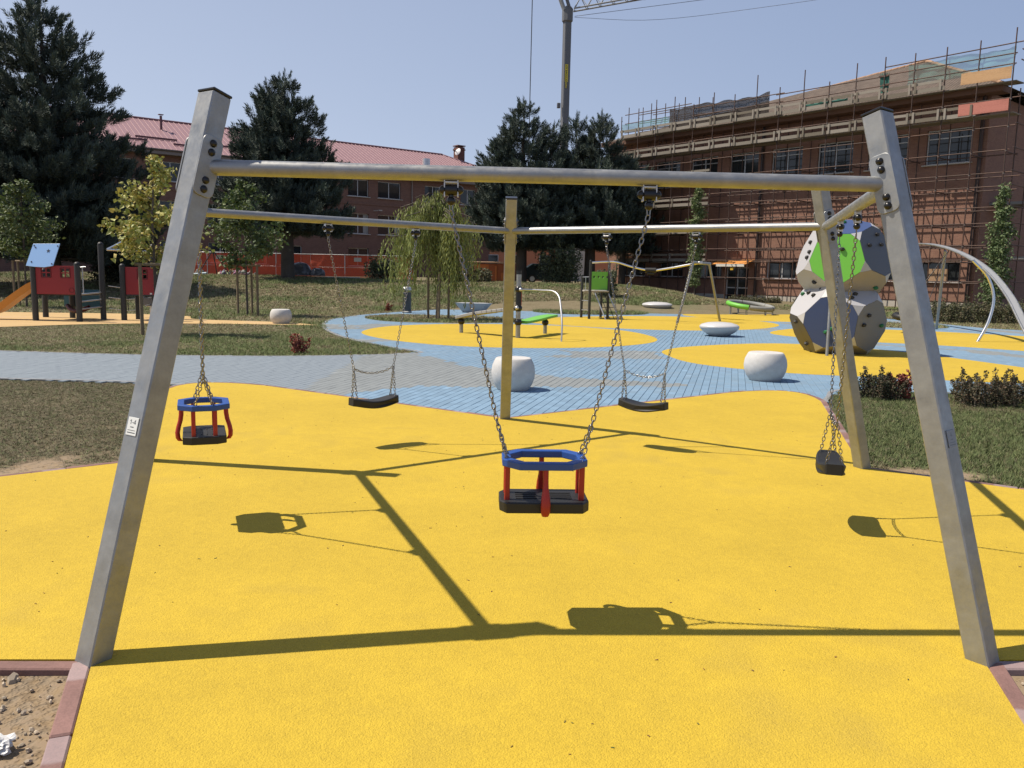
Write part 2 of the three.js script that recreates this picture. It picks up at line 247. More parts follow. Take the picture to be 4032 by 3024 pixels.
islands.forEach((b) => struct('grass_island', slab(b, -0.03, 0.012), new THREE.MeshStandardMaterial({ color: lin(0.13, 0.115, 0.055), roughness: 1, bumpMap: woodTex, bumpScale: 0.02 })));
struct('sand_surface', slab(sandPoly, -0.03, 0.008), SAND);

// ---------- swing frame ----------
const frame = thing('swing_frame', 'galvanised five-legged pentagon swing frame on the yellow pad in the foreground', 'swing frame', PC.x, 0, PC.z);
const toF = (v) => v.clone().sub(V(PC.x, 0, PC.z));
const bars = [];
for (let k = 0; k < 5; k++) {
  const B = legBase(k), T = legTop(k), ax = T.clone().sub(B).normalize(), rad = radial(k), tan = V(-rad.z, 0, rad.x), zz = tan.clone().cross(ax), L = T.distanceTo(B) + 0.15;
  const basis = (c) => new THREE.Matrix4().makeBasis(tan, ax, zz).setPosition(toF(c));
  const mid = B.clone().addScaledVector(ax, -0.15 + L / 2);
  const leg = part('leg', cbox(0.118, L, 0.10, 0.006).applyMatrix4(basis(mid)), GALV, frame);
  part('end_cap', cbox(0.122, 0.012, 0.104, 0.003).applyMatrix4(basis(T.clone().addScaledVector(ax, 0.0065))), BLACK, leg);
  const J = legAt(k, HB);
  for (const s of [-1, 1]) {
    const r = 0.035, w = 0.052, h = 0.138, sh = new THREE.Shape(); sh.moveTo(-w + r, -h); sh.lineTo(w - r, -h); sh.quadraticCurveTo(w, -h, w, -h + r); sh.lineTo(w, h - r); sh.quadraticCurveTo(w, h, w - r, h); sh.lineTo(-w + r, h); sh.quadraticCurveTo(-w, h, -w, h - r); sh.lineTo(-w, -h + r); sh.quadraticCurveTo(-w, -h, -w + r, -h);
    const g = extr(sh, 0.004, 0.002).rotateY(PI / 2).translate(s > 0 ? 0.0595 : -0.0655, 0, 0);
    const pl = part('joint_plate', flat(g.applyMatrix4(basis(J))), GALV, frame);
    for (const y of [-0.108, -0.066, 0.066, 0.108]) part('bolt_cap', flat(new THREE.SphereGeometry(0.0185, 12, 6, 0, 2 * PI, 0, PI / 2).rotateZ(-s * PI / 2).translate(s * 0.0655, y, 0).applyMatrix4(basis(J))), BLACK, pl);
  }
  if (k < 2) {   // age plate
    const cv = document.createElement('canvas'); cv.width = 128; cv.height = 160; const x = cv.getContext('2d'); x.fillStyle = k ? '#7d8287' : '#cfd2d0'; x.fillRect(0, 0, 128, 160); x.fillStyle = k ? '#5c6166' : '#4a4d4f'; x.font = 'bold 58px sans-serif'; x.textAlign = 'center'; x.fillText(k ? '4' : '1-4', 64, 62);
    for (const [y, w] of [[82, 44], [112, 96], [132, 100]]) x.fillRect(64 - w / 2, y, w, y === 112 ? 6 : 9);
    const t = new THREE.CanvasTexture(cv); t.colorSpace = THREE.SRGBColorSpace;
    const c = legAt(k, k ? 0.98 : 0.99), g = cbox(0.076, 0.080, 0.003, 0.001); 
    const bm = new THREE.Matrix4().makeBasis(tan.clone().negate(), ax, zz.clone().negate()).setPosition(toF(c.clone().addScaledVector(zz, zz.dot(rad) > 0 ? 0.0525 : -0.0525)));
    const P = g.attributes.position, uv = g.attributes.uv; for (let i = 0; i < P.count; i++) uv.setXY(i, P.getX(i) / 0.076 + 0.5, P.getY(i) / 0.080 + 0.5);
    const fm = zz.dot(rad) > 0 ? new THREE.Matrix4().makeBasis(tan, ax, zz).setPosition(bm.elements[12], bm.elements[13], bm.elements[14]) : bm;
    part('age_plate', g.applyMatrix4(fm), new THREE.MeshStandardMaterial({ map: t, roughness: 0.4 }), leg, k ? 'grey age plate' : 'white age plate reading 1-4');
  }
}
const hang = [];
for (let k = 0; k < 5; k++) {
  const a = legAt(k, HB), b = legAt(k + 1, HB), d = b.clone().sub(a).normalize();
  part('top_bar', flat(cyl(toF(a), toF(b), 0.036, 28)), GALV, frame);
  const mid = a.clone().add(b).multiplyScalar(0.5), ang = Math.atan2(-d.z, d.x), hs = [];
  for (const s of [-1, 1]) {
    const p = mid.clone().addScaledVector(d, s * 0.465), hp = new THREE.Group(); hp.name = 'hanger'; const l = toF(p); hp.position.copy(l); hp.rotation.y = ang; frame.add(hp);
    part('bracket', [cbox(0.006, 0.082, 0.034, 0.001, -0.031, -0.066, 0), cbox(0.006, 0.082, 0.034, 0.001, 0.031, -0.066, 0), cbox(0.068, 0.006, 0.034, 0.001, 0, -0.040, 0)], STEEL, hp);
    part('bearing', [mv(new THREE.CylinderGeometry(0.026, 0.026, 0.056, 16), 0, -0.075, 0, 0, 0, PI / 2), mv(new THREE.SphereGeometry(0.021, 12, 8), 0.037, -0.075, 0), mv(new THREE.SphereGeometry(0.021, 12, 8), -0.037, -0.075, 0), cyl(V(0, -0.09, 0), V(0, -0.112, 0), 0.012)], BLACK, hp);
    part('swivel', [ball(0, -0.125, 0, 0.021)], BLACK, hp);
    part('shackle', [cyl(V(-0.009, -0.13, 0), V(-0.006, -0.168, 0), 0.0035, 6), cyl(V(0.009, -0.13, 0), V(0.006, -0.168, 0), 0.0035, 6), cyl(V(-0.008, -0.168, 0), V(0.008, -0.168, 0), 0.004, 6)], CHAIN, hp);
    hs.push(s * 0.465);
  }
  hang.push({ mid, ang });
}
// chains: every link a mesh
const linkGeo = (() => { const l = 0.009, r = 0.0085, pts = []; for (let i = 0; i < 10; i++) { const a = i / 10 * 2 * PI + PI / 10; pts.push(V(r * Math.cos(a), r * Math.sin(a) + (Math.sin(a) > 0 ? l : -l), 0)); } return flat(new THREE.TubeGeometry(new THREE.CatmullRomCurve3(pts, true), 12, 0.0031, 5, true)); })();
function chain(pts, parent) {
  const g = new THREE.Group(); g.name = 'chain'; parent.add(g); const cv = new THREE.CatmullRomCurve3(pts, false, 'centripetal'), L = cv.getLength(), n = Math.max(2, Math.round(L / 0.0275));
  for (let i = 0; i < n; i++) {
    const t = cv.getTangentAt((i + 0.5) / n), m = lit(new THREE.Mesh(linkGeo, CHAIN)); m.name = 'chain_link'; m.position.copy(cv.getPointAt((i + 0.5) / n));
    m.quaternion.copy(qdir(t)).multiply(qy((i & 1 ? PI / 2 : 0) + 0.35)); g.add(m);
  }
}
function swingRoot(k, label, cat) { const { mid, ang } = hang[k]; return thing(cat === 'swing' ? 'toddler_swing' : 'flat_swing', label, 'swing', mid.x, 0, mid.z, ang, 'swings hanging from the pentagon frame'); }
const TOPY = HB - 0.170;
function toddler(k, label, yaw = 0) {
  const t = swingRoot(k, label, 'swing'), hw = 0.2, hd = 0.155;
  const oct = (w, d, c1, c2) => [[w, d - c2], [w - c1, d], [-w + c1, d], [-w, d - c2], [-w, -d + c2], [-w + c1, -d], [w - c1, -d], [w, -d + c2]];
  const ring = shape(oct(hw, hd, 0.075, 0.085)); ring.holes.push(new THREE.Path(oct(hw - 0.034, hd - 0.032, 0.065, 0.075).map(([x, y]) => new THREE.Vector2(x, y))));
  part('ring', flat(extr(ring, 0.026, 0.005).rotateX(PI / 2).translate(0, 0.818, 0)), BLUEP, t);
  const seat = part('seat', flat(extr(shape(oct(0.21, 0.128, 0.03, 0.05)), 0.040, 0.006).rotateX(PI / 2).translate(0, 0.617, 0)), RUBBER, t);
  for (const s of [-1, 1]) for (let i = 0; i < 4; i++) part('grip_rib', cbox(0.105, 0.004, 0.008, 0.0015, s * 0.085, 0.625, -0.05 + i * 0.034), RUBBER, seat);
  for (const s of [-1, 1]) for (const u of [-1, 1]) part('post', [cbox(0.026, 0.18, 0.026, 0.004, s * 0.180, 0.706, u * 0.066)], REDP, t);
  for (const u of [-1, 1]) {   // curved front and back posts with a paddle-shaped lower half
    const pr = [[0.80, 0.138, 0.013], [0.74, 0.140, 0.013], [0.70, 0.146, 0.014], [0.66, 0.158, 0.020], [0.62, 0.166, 0.023], [0.585, 0.164, 0.022], [0.565, 0.152, 0.016], [0.562, 0.132, 0.011]], P = [], I = [], n = 8;
    pr.forEach(([y, z, w]) => { for (let i = 0; i < n; i++) { const a = i / n * 2 * PI; P.push(w * Math.cos(a), y, u * (z + 0.015 * Math.sin(a))); } });
    for (let j = 0; j < pr.length - 1; j++) for (let i = 0; i < n; i++) { const a = j * n + i, b = j * n + (i + 1) % n; I.push(a, b, a + n, b, b + n, a + n); }
    const g = new THREE.BufferGeometry(); g.setAttribute('position', new THREE.Float32BufferAttribute(P, 3)); g.setIndex(I); g.computeVertexNormals(); part('curved_post', flat(g), REDP, t);
  }
  for (const s of [-1, 1]) {
    const j = V(s * 0.235, 1.0, 0);
    chain([V(s * 0.465, TOPY, 0), V(s * 0.35, 1.5, 0), j], t);
    for (const u of [-1, 1]) chain([j, V(s * 0.183, 0.822, u * 0.055)], t);
    for (const u of [-1, 1]) part('chain_loop', [mv(new THREE.TorusGeometry(0.010, 0.003, 5, 10), s * 0.183, 0.824, u * 0.055)], CHAIN, t);
  }
  return t;
}
function flatSwing(k, label) {
  const t = swingRoot(k, label, 'flat'), w = 0.235, top = [], bot = [], f = (x) => 0.455 - 0.035 * Math.max(0, Math.cos(x / w * PI / 2)) ** 1.2;
  for (let i = 0; i <= 14; i++) { const x = -w + 2 * w * i / 14; top.push([x, f(x) + 0.024]); bot.unshift([x * 1.01, f(x) - 0.024]); }
  const sg = extr(shape([...top, ...bot]), 0.155, 0.012).translate(0, 0, -0.0775), sp = sg.attributes.position; for (let i = 0; i < sp.count; i++) { const q = Math.min(1, Math.abs(sp.getX(i)) / (w + 0.012)); sp.setZ(i, sp.getZ(i) * Math.sqrt(1 - 0.62 * q ** 3.2)); } sg.computeVertexNormals();
  part('seat', flat(sg), RUBBER, t);
  for (const s of [-1, 1]) {
    const j = V(s * 0.215, 0.775, 0);
    chain([V(s * 0.465, TOPY, 0), V(s * 0.34, 1.38, 0), j], t);
    for (const u of [-1, 1]) chain([j, V(s * 0.208, 0.485, u * 0.05)], t);
    for (const u of [-1, 1]) part('chain_loop', [mv(new THREE.TorusGeometry(0.010, 0.003, 5, 10), s * 0.208, 0.486, u * 0.05)], CHAIN, t);
  }
  chain([V(-0.215, 0.775, 0), V(-0.11, 0.735, 0.01), V(0, 0.722, 0.012), V(0.11, 0.735, 0.01), V(0.215, 0.775, 0)], t);
}
toddler(0, 'toddler swing with blue ring and red posts hanging at the front, nearest the viewer');
flatSwing(1, 'black flat swing seen end-on beside the right rear leg of the frame');
flatSwing(2, 'black flat swing hanging in front of blue pavers, right of the rear leg');
flatSwing(3, 'black flat swing hanging over the pad edge, left of the rear leg');
toddler(4, 'toddler swing with blue ring seen end-on beside the near left leg');
// crumbs of leaf and twig lying on the pad
{
  const it = [], rl = rng(31); let n = 0;
  while (n < 240) { const x = rr(-5, 5, rl), z = rr(-11.5, -2.3, rl); if (!inside(x, z, padPoly)) continue; n++; it.push({ p: V(x, 0.016, z), q: qe(rr(-0.2, 0.2, rl), rr(0, 6, rl), rr(-0.2, 0.2, rl)), s: V(rr(0.004, 0.017, rl), 0.002, rr(0.002, 0.006, rl)), c: lin(rr(0.06, 0.2, rl), rr(0.05, 0.12, rl), 0.03) }); }
  const o = inst('leaf_litter', box(1, 1, 1), mat([1, 1, 1], 0.9), it, scene); tag(o, 'dry leaf crumbs and twigs scattered on the yellow pad', 'litter');
}
// crumpled white bag at the lower left corner
{
  const g = new THREE.IcosahedronGeometry(0.045, 4), p = g.attributes.position;
  for (let i = 0; i < p.count; i++) { const x = p.getX(i), y = p.getY(i), z = p.getZ(i), n = 0.55 + 0.9 * Math.abs(fbm(x * 40 + 5, z * 40 + y * 30, 3) - 0.5) * 2 + 0.25 * fbm(x * 90, y * 90 + z * 50, 2); p.setXYZ(i, x * n * 1.2, Math.max(-0.03, y * n * 0.7), z * n); }
  g.computeVertexNormals(); const o = solo('plastic_bag', flat(g), mat([0.55, 0.55, 0.54], 0.4), 'crumpled white plastic scrap on the bare soil by the kerb', 'litter'); o.position.set(-1.79, 0.01, -2.70);
}
// pebbles and clods on the bare soil
{
  const r = rng(404), it = []; for (let i = 0; i < 420; i++) { const lft = i < 330, x = lft ? rr(-2.5, -1.55, r) : rr(2.15, 2.6, r), z = lft ? rr(-3.3, -2.3, r) : rr(-3.5, -3.0, r); if (inside(x, z, padPoly) || [[0.1, 0], [-0.1, 0], [0, 0.1], [0, -0.1]].some(([a, b]) => inside(x + a, z + b, padPoly))) continue; const s = rr(0.003, 0.011, r) * (r() < 0.06 ? 2.2 : 1), k = rr(0.6, 1.2, r); it.push({ p: V(x, -0.018 + s * 0.4, z), q: qe(r() * 6, r() * 6, r() * 6), s: V(s * rr(0.8, 1.6, r), s * 0.7, s), c: lin(0.42 * k, 0.35 * k, 0.26 * k) }); }
  const o = inst('pebbles', flat(new THREE.DodecahedronGeometry(1, 0)), mat([1, 1, 1], 0.9), it, scene); tag(o, 'small pebbles and clods on the bare soil beside the kerb', 'pebbles');
}

// ---------- stone seats ----------
const terrazzo = tex(512, 0.35, (u, v, N) => { const a = N(120), b = N(60, 4), c = N(7, 2), s = 0.9 + (a - 0.5) * 0.16 + (c - 0.5) * 0.1 - (b > 0.86 ? 0.16 : 0); return [s, s * 0.995, s * 0.98]; });
const STONE = mat([0.55, 0.545, 0.535], 0.75, 0, { map: terrazzo }), LENS = mat([0.50, 0.50, 0.50], 0.35);
function barrel(x, z, w, h, label) {
  const t = solo('stone_seat', flat(lathe([[0, -0.01], [w * 0.66, -0.01], [w * 0.70, 0.0], [w * 0.86, h * 0.16], [w * 0.97, h * 0.36], [w, h * 0.55], [w * 0.96, h * 0.76], [w * 0.86, h * 0.92], [w * 0.80, h * 0.985], [w * 0.76, h], [0.02, h - 0.004], [0.016, h - 0.02], [0, h - 0.02]], 48)), STONE, label, 'stone seat', 'drum-shaped white stone seats'); t.position.set(x, 0.004, z);
}
barrel(0.015, -12.05, 0.325, 0.475, 'white stone drum seat partly hidden behind the rear leg of the frame');
barrel(4.29, -13.8, 0.355, 0.475, 'white stone drum seat standing alone on blue pavers at the right');
barrel(-7.38, -26.0, 0.34, 0.45, 'white stone drum seat on the pale sand-coloured surface by the lawn');
function lensSeat(x, z, w, h, label) {
  const o = solo('lens_seat', flat(lathe([[0, 0], [w * 0.42, 0], [w * 0.5, h * 0.05], [w * 0.78, h * 0.28], [w * 0.95, h * 0.5], [w, h * 0.64], [w * 0.985, h * 0.73], [w * 0.9, h * 0.83], [w * 0.62, h * 0.95], [w * 0.3, h * 0.99], [0, h]], 56)), LENS, label, 'bench', 'white lens-shaped benches'); o.position.set(x, 0.002, z);
}
lensSeat(6.12, -24.3, 0.58, 0.42, 'white lens-shaped bench in front of the curved glide rail');
lensSeat(7.34, -42.0, 0.77, 0.45, 'white lens-shaped bench at the far edge of the paving');
{ // faceted bench
  const t = [[-0.82, 0.10], [-0.45, 0.52], [0.55, 0.45], [0.83, 0.05], [0.40, -0.45], [-0.5, -0.40]], b = [[-0.46, 0.04], [-0.28, 0.30], [0.30, 0.26], [0.46, 0.02], [0.22, -0.25], [-0.30, -0.22]], P = [], y = 0.42, q = (a, h) => [a[0], h, a[1]];
  for (let i = 0; i < 6; i++) { const j = (i + 1) % 6; P.push(...q(t[i], y), ...q(t[j], y), ...q(b[i], 0), ...q(t[j], y), ...q(b[j], 0), ...q(b[i], 0)); P.push(0, y + 0.01, 0, ...q(t[j], y), ...q(t[i], y)); }
  const g = new THREE.BufferGeometry(); g.setAttribute('position', new THREE.Float32BufferAttribute(P, 3)); g.computeVertexNormals();
  const o = solo('faceted_bench', metric(g), mat([0.36, 0.37, 0.385], 0.6, 0, { side: THREE.DoubleSide }), 'pale grey faceted bench on the paving beside the willow', 'bench'); o.position.set(-1.76, 0.001, -36);
}
{ // litter bin
  const t = thing('litter_bin', 'dark slim cylindrical litter bin on the paving left of the willow', 'bin', -4.48, 0, -34.5), m = mat([0.05, 0.055, 0.06], 0.5);
  part('base', [lathe([[0, 0], [0.2, 0], [0.2, 0.08], [0, 0.08]], 24)], mat([0.35, 0.35, 0.34], 0.8), t); part('body', [lathe([[0, 0.08], [0.175, 0.08], [0.175, 0.84], [0.165, 0.86], [0, 0.86]], 24)], m, t);
  part('hood', [lathe([[0.16, 0.96], [0.19, 0.955], [0.19, 1.02], [0.15, 1.09], [0, 1.1], [0, 0.97], [0.16, 0.96]], 24)], STEEL, t); for (const a of [0, 2.1, 4.2]) part('hood_post', [cyl(V(0.15 * Math.cos(a), 0.85, 0.15 * Math.sin(a)), V(0.15 * Math.cos(a), 0.97, 0.15 * Math.sin(a)), 0.012, 6)], m, t);
}
// ---------- balance post ----------
{
  const t = thing('balance_trail', 'balancing station with central post, grey beam and green board on yellow oval', 'play station', 0.13, 0, -22.0);
  part('post', [cyl(V(0, -0.1, 0), V(0, 0.8, 0), 0.065, 16), cyl(V(0, 1.3, 0), V(0, 1.70, 0), 0.068, 16)], GALV, t); part('post_sleeve', [cyl(V(0, 0.8, 0), V(0, 1.3, 0), 0.075, 16), cyl(V(0, 1.70, 0), V(0, 1.80, 0), 0.07, 16)], BLACK, t);
  part('red_strip', [cbox(0.012, 0.36, 0.03, 0.003, 0.077, 1.06, 0.02)], REDP, t);
  for (const y of [0.43, 0.80, 1.30]) part('clamp', [ball(0, y, 0, 0.105, 16, 12)], BLACK, t);
  part('hub_cap', [ball(-0.04, 0.81, 0.09, 0.055)], STEEL, t); part('hub_cap', [ball(0.05, 1.30, 0.09, 0.05)], STEEL, t);
  part('hand_rail', [tube([V(0.08, 1.3, 0.03), V(0.6, 1.29, 0.1), V(0.92, 1.27, 0.2), V(1.05, 1.16, 0.35), V(1.10, 0.9, 0.55), V(1.13, 0.4, 0.85), V(1.12, -0.02, 0.95)], 0.024, 40, 8)], STEEL, t);
  const sweep = (pts, w, h) => { const cv = new THREE.CatmullRomCurve3(pts), g = []; const n = 14; for (let i = 0; i < n; i++) { const a = cv.getPoint(i / n), b = cv.getPoint((i + 1) / n), d = b.clone().sub(a), L = d.length() + 0.01, bb = cbox(L, h, w * Math.sin(PI * (0.18 + 0.64 * (i + 0.5) / n)) ** 0.4, 0.012); d.normalize(); const z = V(0, 1, 0).cross(d).normalize().negate(), y = z.clone().cross(d).normalize(); bb.applyMatrix4(new THREE.Matrix4().makeBasis(d, y, z).setPosition(a.add(b).multiplyScalar(0.5))); g.push(bb); } return g; };
  part('beam', sweep([V(-0.10, 0.78, -0.05), V(-0.7, 0.68, -0.55), V(-1.3, 0.55, -1.25), V(-1.72, 0.44, -1.55)], 0.36, 0.085), mat([0.27, 0.275, 0.28], 0.6), t, 'grey balance beam');
  part('step_board', sweep([V(0.10, 0.42, -0.1), V(0.45, 0.46, -0.8), V(0.75, 0.50, -1.5), V(1.02, 0.52, -2.1)], 0.42, 0.07), GREENP, t, 'bright green stepping board');
  for (const [x, z] of [[-1.62, -1.5], [0.80, -1.8]]) { part('support_post', [cyl(V(x, -0.05, z), V(x, 0.25, z), 0.055, 14)], GALV, t); part('support_ball', [ball(x, 0.33, z, 0.10, 16, 12)], BLACK, t); }
}
// ---------- tower with glide rail ----------
{
  const t = thing('climbing_tower', 'small dark-post play tower with bright green panel and rope net', 'play tower', 3.2, 0, -33.1);
  for (const [x, z, h] of [[-0.43, -0.4, 1.7], [-0.2, 0.6, 2.27], [0.57, 0.25, 2.2], [0.4, -0.75, 1.75]]) { const p = part('post', [cyl(V(x, -0.1, z), V(x, h, z), 0.055, 14)], DARKPOST, t); part('post_cap', [ball(x, h, z, 0.056, 12, 8)], BLACK, p); }
  const deck = part('deck', [cbox(0.98, 0.06, 1.15, 0.01, 0.07, 1.10, -0.08)], mat([0.36, 0.34, 0.31], 0.7), t);
  const gs = shape([[-0.4, 0], [0.42, 0], [0.42, 0.70], [-0.4, 0.70]]); for (const x of [-0.27, -0.07, 0.13, 0.33]) { const h = new THREE.Path(); h.absarc(x, 0.50, 0.05, 0, 2 * PI, true); gs.holes.push(h); }
  const gp = part('panel', [extr(gs, 0.02, 0.003).rotateY(0.43).translate(0.2, 1.16, 0.40)], GREENP, t);
  for (const y of [0.32, 0.70]) part('rung', [cyl(V(-0.43, y, -0.4), V(-0.2, y + 0.02, 0.6), 0.018, 8)], STEEL, t);
  part('guard_rail', [cyl(V(-0.43, 1.64, -0.4), V(-0.2, 1.66, 0.6), 0.018, 8)], STEEL, t); part('grab_bar', [cyl(V(-0.33, 1.12, 0.05), V(-0.33, 1.66, 0.05), 0.016, 8)], STEEL, t);
  const net = [[V(0.0, 1.08, 0.45), V(0.42, 0.0, 1.0)], [V(0.55, 1.08, 0.25), V(0.98, 0.0, 0.75)]];
  for (const [a, b] of net) part('net_pole', [cyl(a, b, 0.024, 8)], STEEL, t);
  for (let i = 1; i < 5; i++) { const f = 0.22 + i * 0.17; part('net_rope', [cyl(net[0][0].clone().lerp(net[0][1], f), net[1][0].clone().lerp(net[1][1], f), 0.012, 6)], BLACK, t); }
  for (const f of [0.33, 0.66]) part('net_rope', [cyl(net[0][0].clone().lerp(net[1][0], f), net[0][1].clone().lerp(net[1][1], f), 0.012, 6)], BLACK, t);
  const g = thing('glide_rail', 'wavy steel glide rail with black sleeve running from tower to slanted legs', 'play rail', 6.9, 0, -31.6);
  part('rail', [tube([V(-3.85, 2.22, -1.0), V(-3.2, 2.26, -1.0), V(-2.85, 2.24, -0.9), V(-2.25, 2.07, -0.75), V(-1.55, 1.96, -0.6), V(-0.9, 2.05, -0.4), V(-0.1, 2.22, -0.1), V(0.2, 2.27, 0.02)], 0.042, 60, 10)], POLISH, g);
  part('sleeve', [cyl(V(-1.78, 1.96, -0.66), V(-1.38, 1.96, -0.55), 0.10, 16)], RUBBER, g); part('sling', [cbox(0.28, 0.09, 0.12, 0.02, -1.58, 1.84, -0.6)], RUBBER, g);
  part('leg', [cyl(V(-0.75, -0.05, 0.8), V(-0.1, 2.28, 0.12), 0.05, 12)], GALV, g); part('leg', [cyl(V(1.38, -0.05, -1.2), V(0.62, 2.23, -0.3), 0.05, 12)], GALV, g);
  part('cross_bar', [cyl(V(-0.12, 2.29, 0.13), V(0.66, 2.25, -0.32), 0.055, 12)], GALV, g); part('rail_clamp', [cbox(0.16, 0.10, 0.12, 0.02, 0.2, 2.28, 0.0)], STEEL, g);
}
// ---------- climbing polyhedra ----------
{
  const ph = (1 + Math.sqrt(5)) / 2, nrm = []; for (const s of [-1, 1]) for (const u of [-1, 1]) nrm.push(V(0, s, u * ph), V(s, u * ph, 0), V(u * ph, 0, s)); nrm.forEach((n) => n.normalize());
  const dv = []; for (let a = 0; a < 12; a++) for (let b = a + 1; b < 12; b++) for (let c = b + 1; c < 12; c++) if (nrm[a].distanceTo(nrm[b]) < 1.2 && nrm[b].distanceTo(nrm[c]) < 1.2 && nrm[a].distanceTo(nrm[c]) < 1.2) dv.push({ p: nrm[a].clone().add(nrm[b]).add(nrm[c]), f: [a, b, c] });
  const IR = 0.90; dv.forEach((v) => v.p.multiplyScalar(IR / v.p.dot(nrm[v.f[0]])));
  const white = mat([0.38, 0.38, 0.395], 0.5), blue = mat([0.036, 0.062, 0.16], 0.45), grey = mat([0.095, 0.10, 0.11], 0.5), dark = mat([0.055, 0.05, 0.045], 0.5), green = mat([0.13, 0.42, 0.04], 0.45), pale = mat([0.42, 0.42, 0.425], 0.5), pale2 = mat([0.15, 0.15, 0.15], 0.5), tan = mat([0.30, 0.27, 0.23], 0.5), hold = mat([0.02, 0.02, 0.022], 0.6), holdG = mat([0.01, 0.13, 0.05], 0.6), rp = rng(91);  // tan: yellow ground bounce painted into the colour of the downward panels
  function poly(name, label, x, y, z, quat, pick) {
    const t = thing(name, label, 'climbing rock', x, y, z); const P = dv.map((v) => ({ p: v.p.clone().applyQuaternion(quat), f: v.f })), T = 0.20;
    for (let f = 0; f < 12; f++) {
      const n = nrm[f].clone().applyQuaternion(quat), vs = P.filter((v) => v.f.includes(f)), c = n.clone().multiplyScalar(IR), e1 = vs[0].p.clone().sub(c).normalize(), e2 = n.clone().cross(e1);
      vs.sort((a, b) => Math.atan2(a.p.clone().sub(c).dot(e2), a.p.clone().sub(c).dot(e1)) - Math.atan2(b.p.clone().sub(c).dot(e2), b.p.clone().sub(c).dot(e1)));
      const ring = []; for (let i = 0; i < 5; i++) { const a = vs[i].p, b = vs[(i + 1) % 5].p; ring.push(a.clone().lerp(b, T), a.clone().lerp(b, 1 - T)); }
      const ins = ring.map((q) => q.clone().lerp(c, 0.012)), pts = []; const lo = ins.map((q) => q.clone().addScaledVector(n, -0.03));
      for (let i = 0; i < 10; i++) { const j = (i + 1) % 10; pts.push(c, ins[i], ins[j], ins[i], lo[i], ins[j], ins[j], lo[i], lo[j]); }
      const g = new THREE.BufferGeometry().setFromPoints(pts); g.computeVertexNormals(); const m = pick(n); const pn = part('panel', metric(g), m, t);
      if (n.y > -0.75) for (let k = 0, K = m === green ? 2 : 2 + Math.floor(rp() * 2); k < K; k++) { const a = rr(0, 6.28, rp), r = rr(0.15, 0.42, rp), hp = c.clone().addScaledVector(e1, r * Math.cos(a)).addScaledVector(e2, r * Math.sin(a)); const hg = new THREE.DodecahedronGeometry(0.058, 0); hg.scale(1.2, 0.8, 0.9); const o = part('hand_hold', flat(hg), rp() < 0.25 ? holdG : hold, pn); o.position.copy(hp).addScaledVector(n, 0.02); o.quaternion.setFromUnitVectors(V(0, 0, 1), n); }
    }
    for (const v of P) {   // corner plates
      const nb = P.filter((w) => w !== v && w.f.filter((f) => v.f.includes(f)).length === 2).map((w) => v.p.clone().lerp(w.p, T)), n = v.p.clone().normalize(), g = new THREE.BufferGeometry();
      if (nb[1].clone().sub(nb[0]).cross(nb[2].clone().sub(nb[0])).dot(n) < 0) nb.reverse(); const lo = nb.map((q) => q.clone().addScaledVector(n, -0.03));
      g.setFromPoints([nb[0], nb[1], nb[2], nb[0], lo[0], nb[1], nb[1], lo[0], lo[1], nb[1], lo[1], nb[2], nb[2], lo[1], lo[2], nb[2], lo[2], nb[0], nb[0], lo[2], lo[0]]); g.computeVertexNormals(); part('corner_plate', metric(g), pale, t);
    }
    part('core', [new THREE.DodecahedronGeometry(IR * 0.94, 0).applyQuaternion(quat)], pale, t);
    return t;
  }
  // turn one face towards the viewer, its lower corner straight down
  const look = V(-0.52, 0.12, 0.85).normalize(), z = look, yv = V(0, 1, 0).addScaledVector(z, -z.y).normalize(), xv = yv.clone().cross(z);
  const face = (up) => { const n0 = nrm[0], vs = dv.filter((v) => v.f.includes(0)), e = vs[0].p.clone().addScaledVector(n0, -vs[0].p.dot(n0)).normalize(), e2 = e.clone().cross(n0); const A = new THREE.Matrix4().makeBasis(e2, e, n0), B = new THREE.Matrix4().makeBasis(up ? xv : xv.clone().negate(), up ? yv : yv.clone().negate(), z); return new THREE.Quaternion().setFromRotationMatrix(B.multiply(A.transpose())); };
  poly('climbing_rock', 'upper climbing polyhedron with bright green face, stacked on the lower one', 7.80, 2.10, -19.6, face(false), (n) => n.dot(look) > 0.9 ? green : n.y > 0.7 && n.x < 0.6 ? blue : n.x < -0.6 ? white : n.x > 0.4 && n.y > -0.2 ? grey : n.y < -0.3 ? tan : n.y > 0.8 ? white : grey);
  const look2 = V(-0.50, -0.05, 0.86).normalize();
  const q2 = new THREE.Quaternion().setFromUnitVectors(look, look2).multiply(face(true)).premultiply(new THREE.Quaternion().setFromAxisAngle(look2, 0.2));
  poly('climbing_rock', 'lower climbing polyhedron with dark blue faces, standing on the yellow patch', 7.72, 0.80, -19.55, q2, (n) => n.dot(look2) > 0.9 ? blue : n.y > 0.3 && n.x < 0.3 ? white : n.x < -0.3 && n.y < 0.1 ? dark : n.y < -0.3 ? tan : n.z > 0.3 ? pale2 : blue);
  solo('climbing_rock_pole', [cyl(V(7.15, -0.05, -18.55), V(7.22, 1.2, -18.75), 0.035, 10)], GALV, 'thin steel prop standing under the climbing polyhedra', 'pole');
}
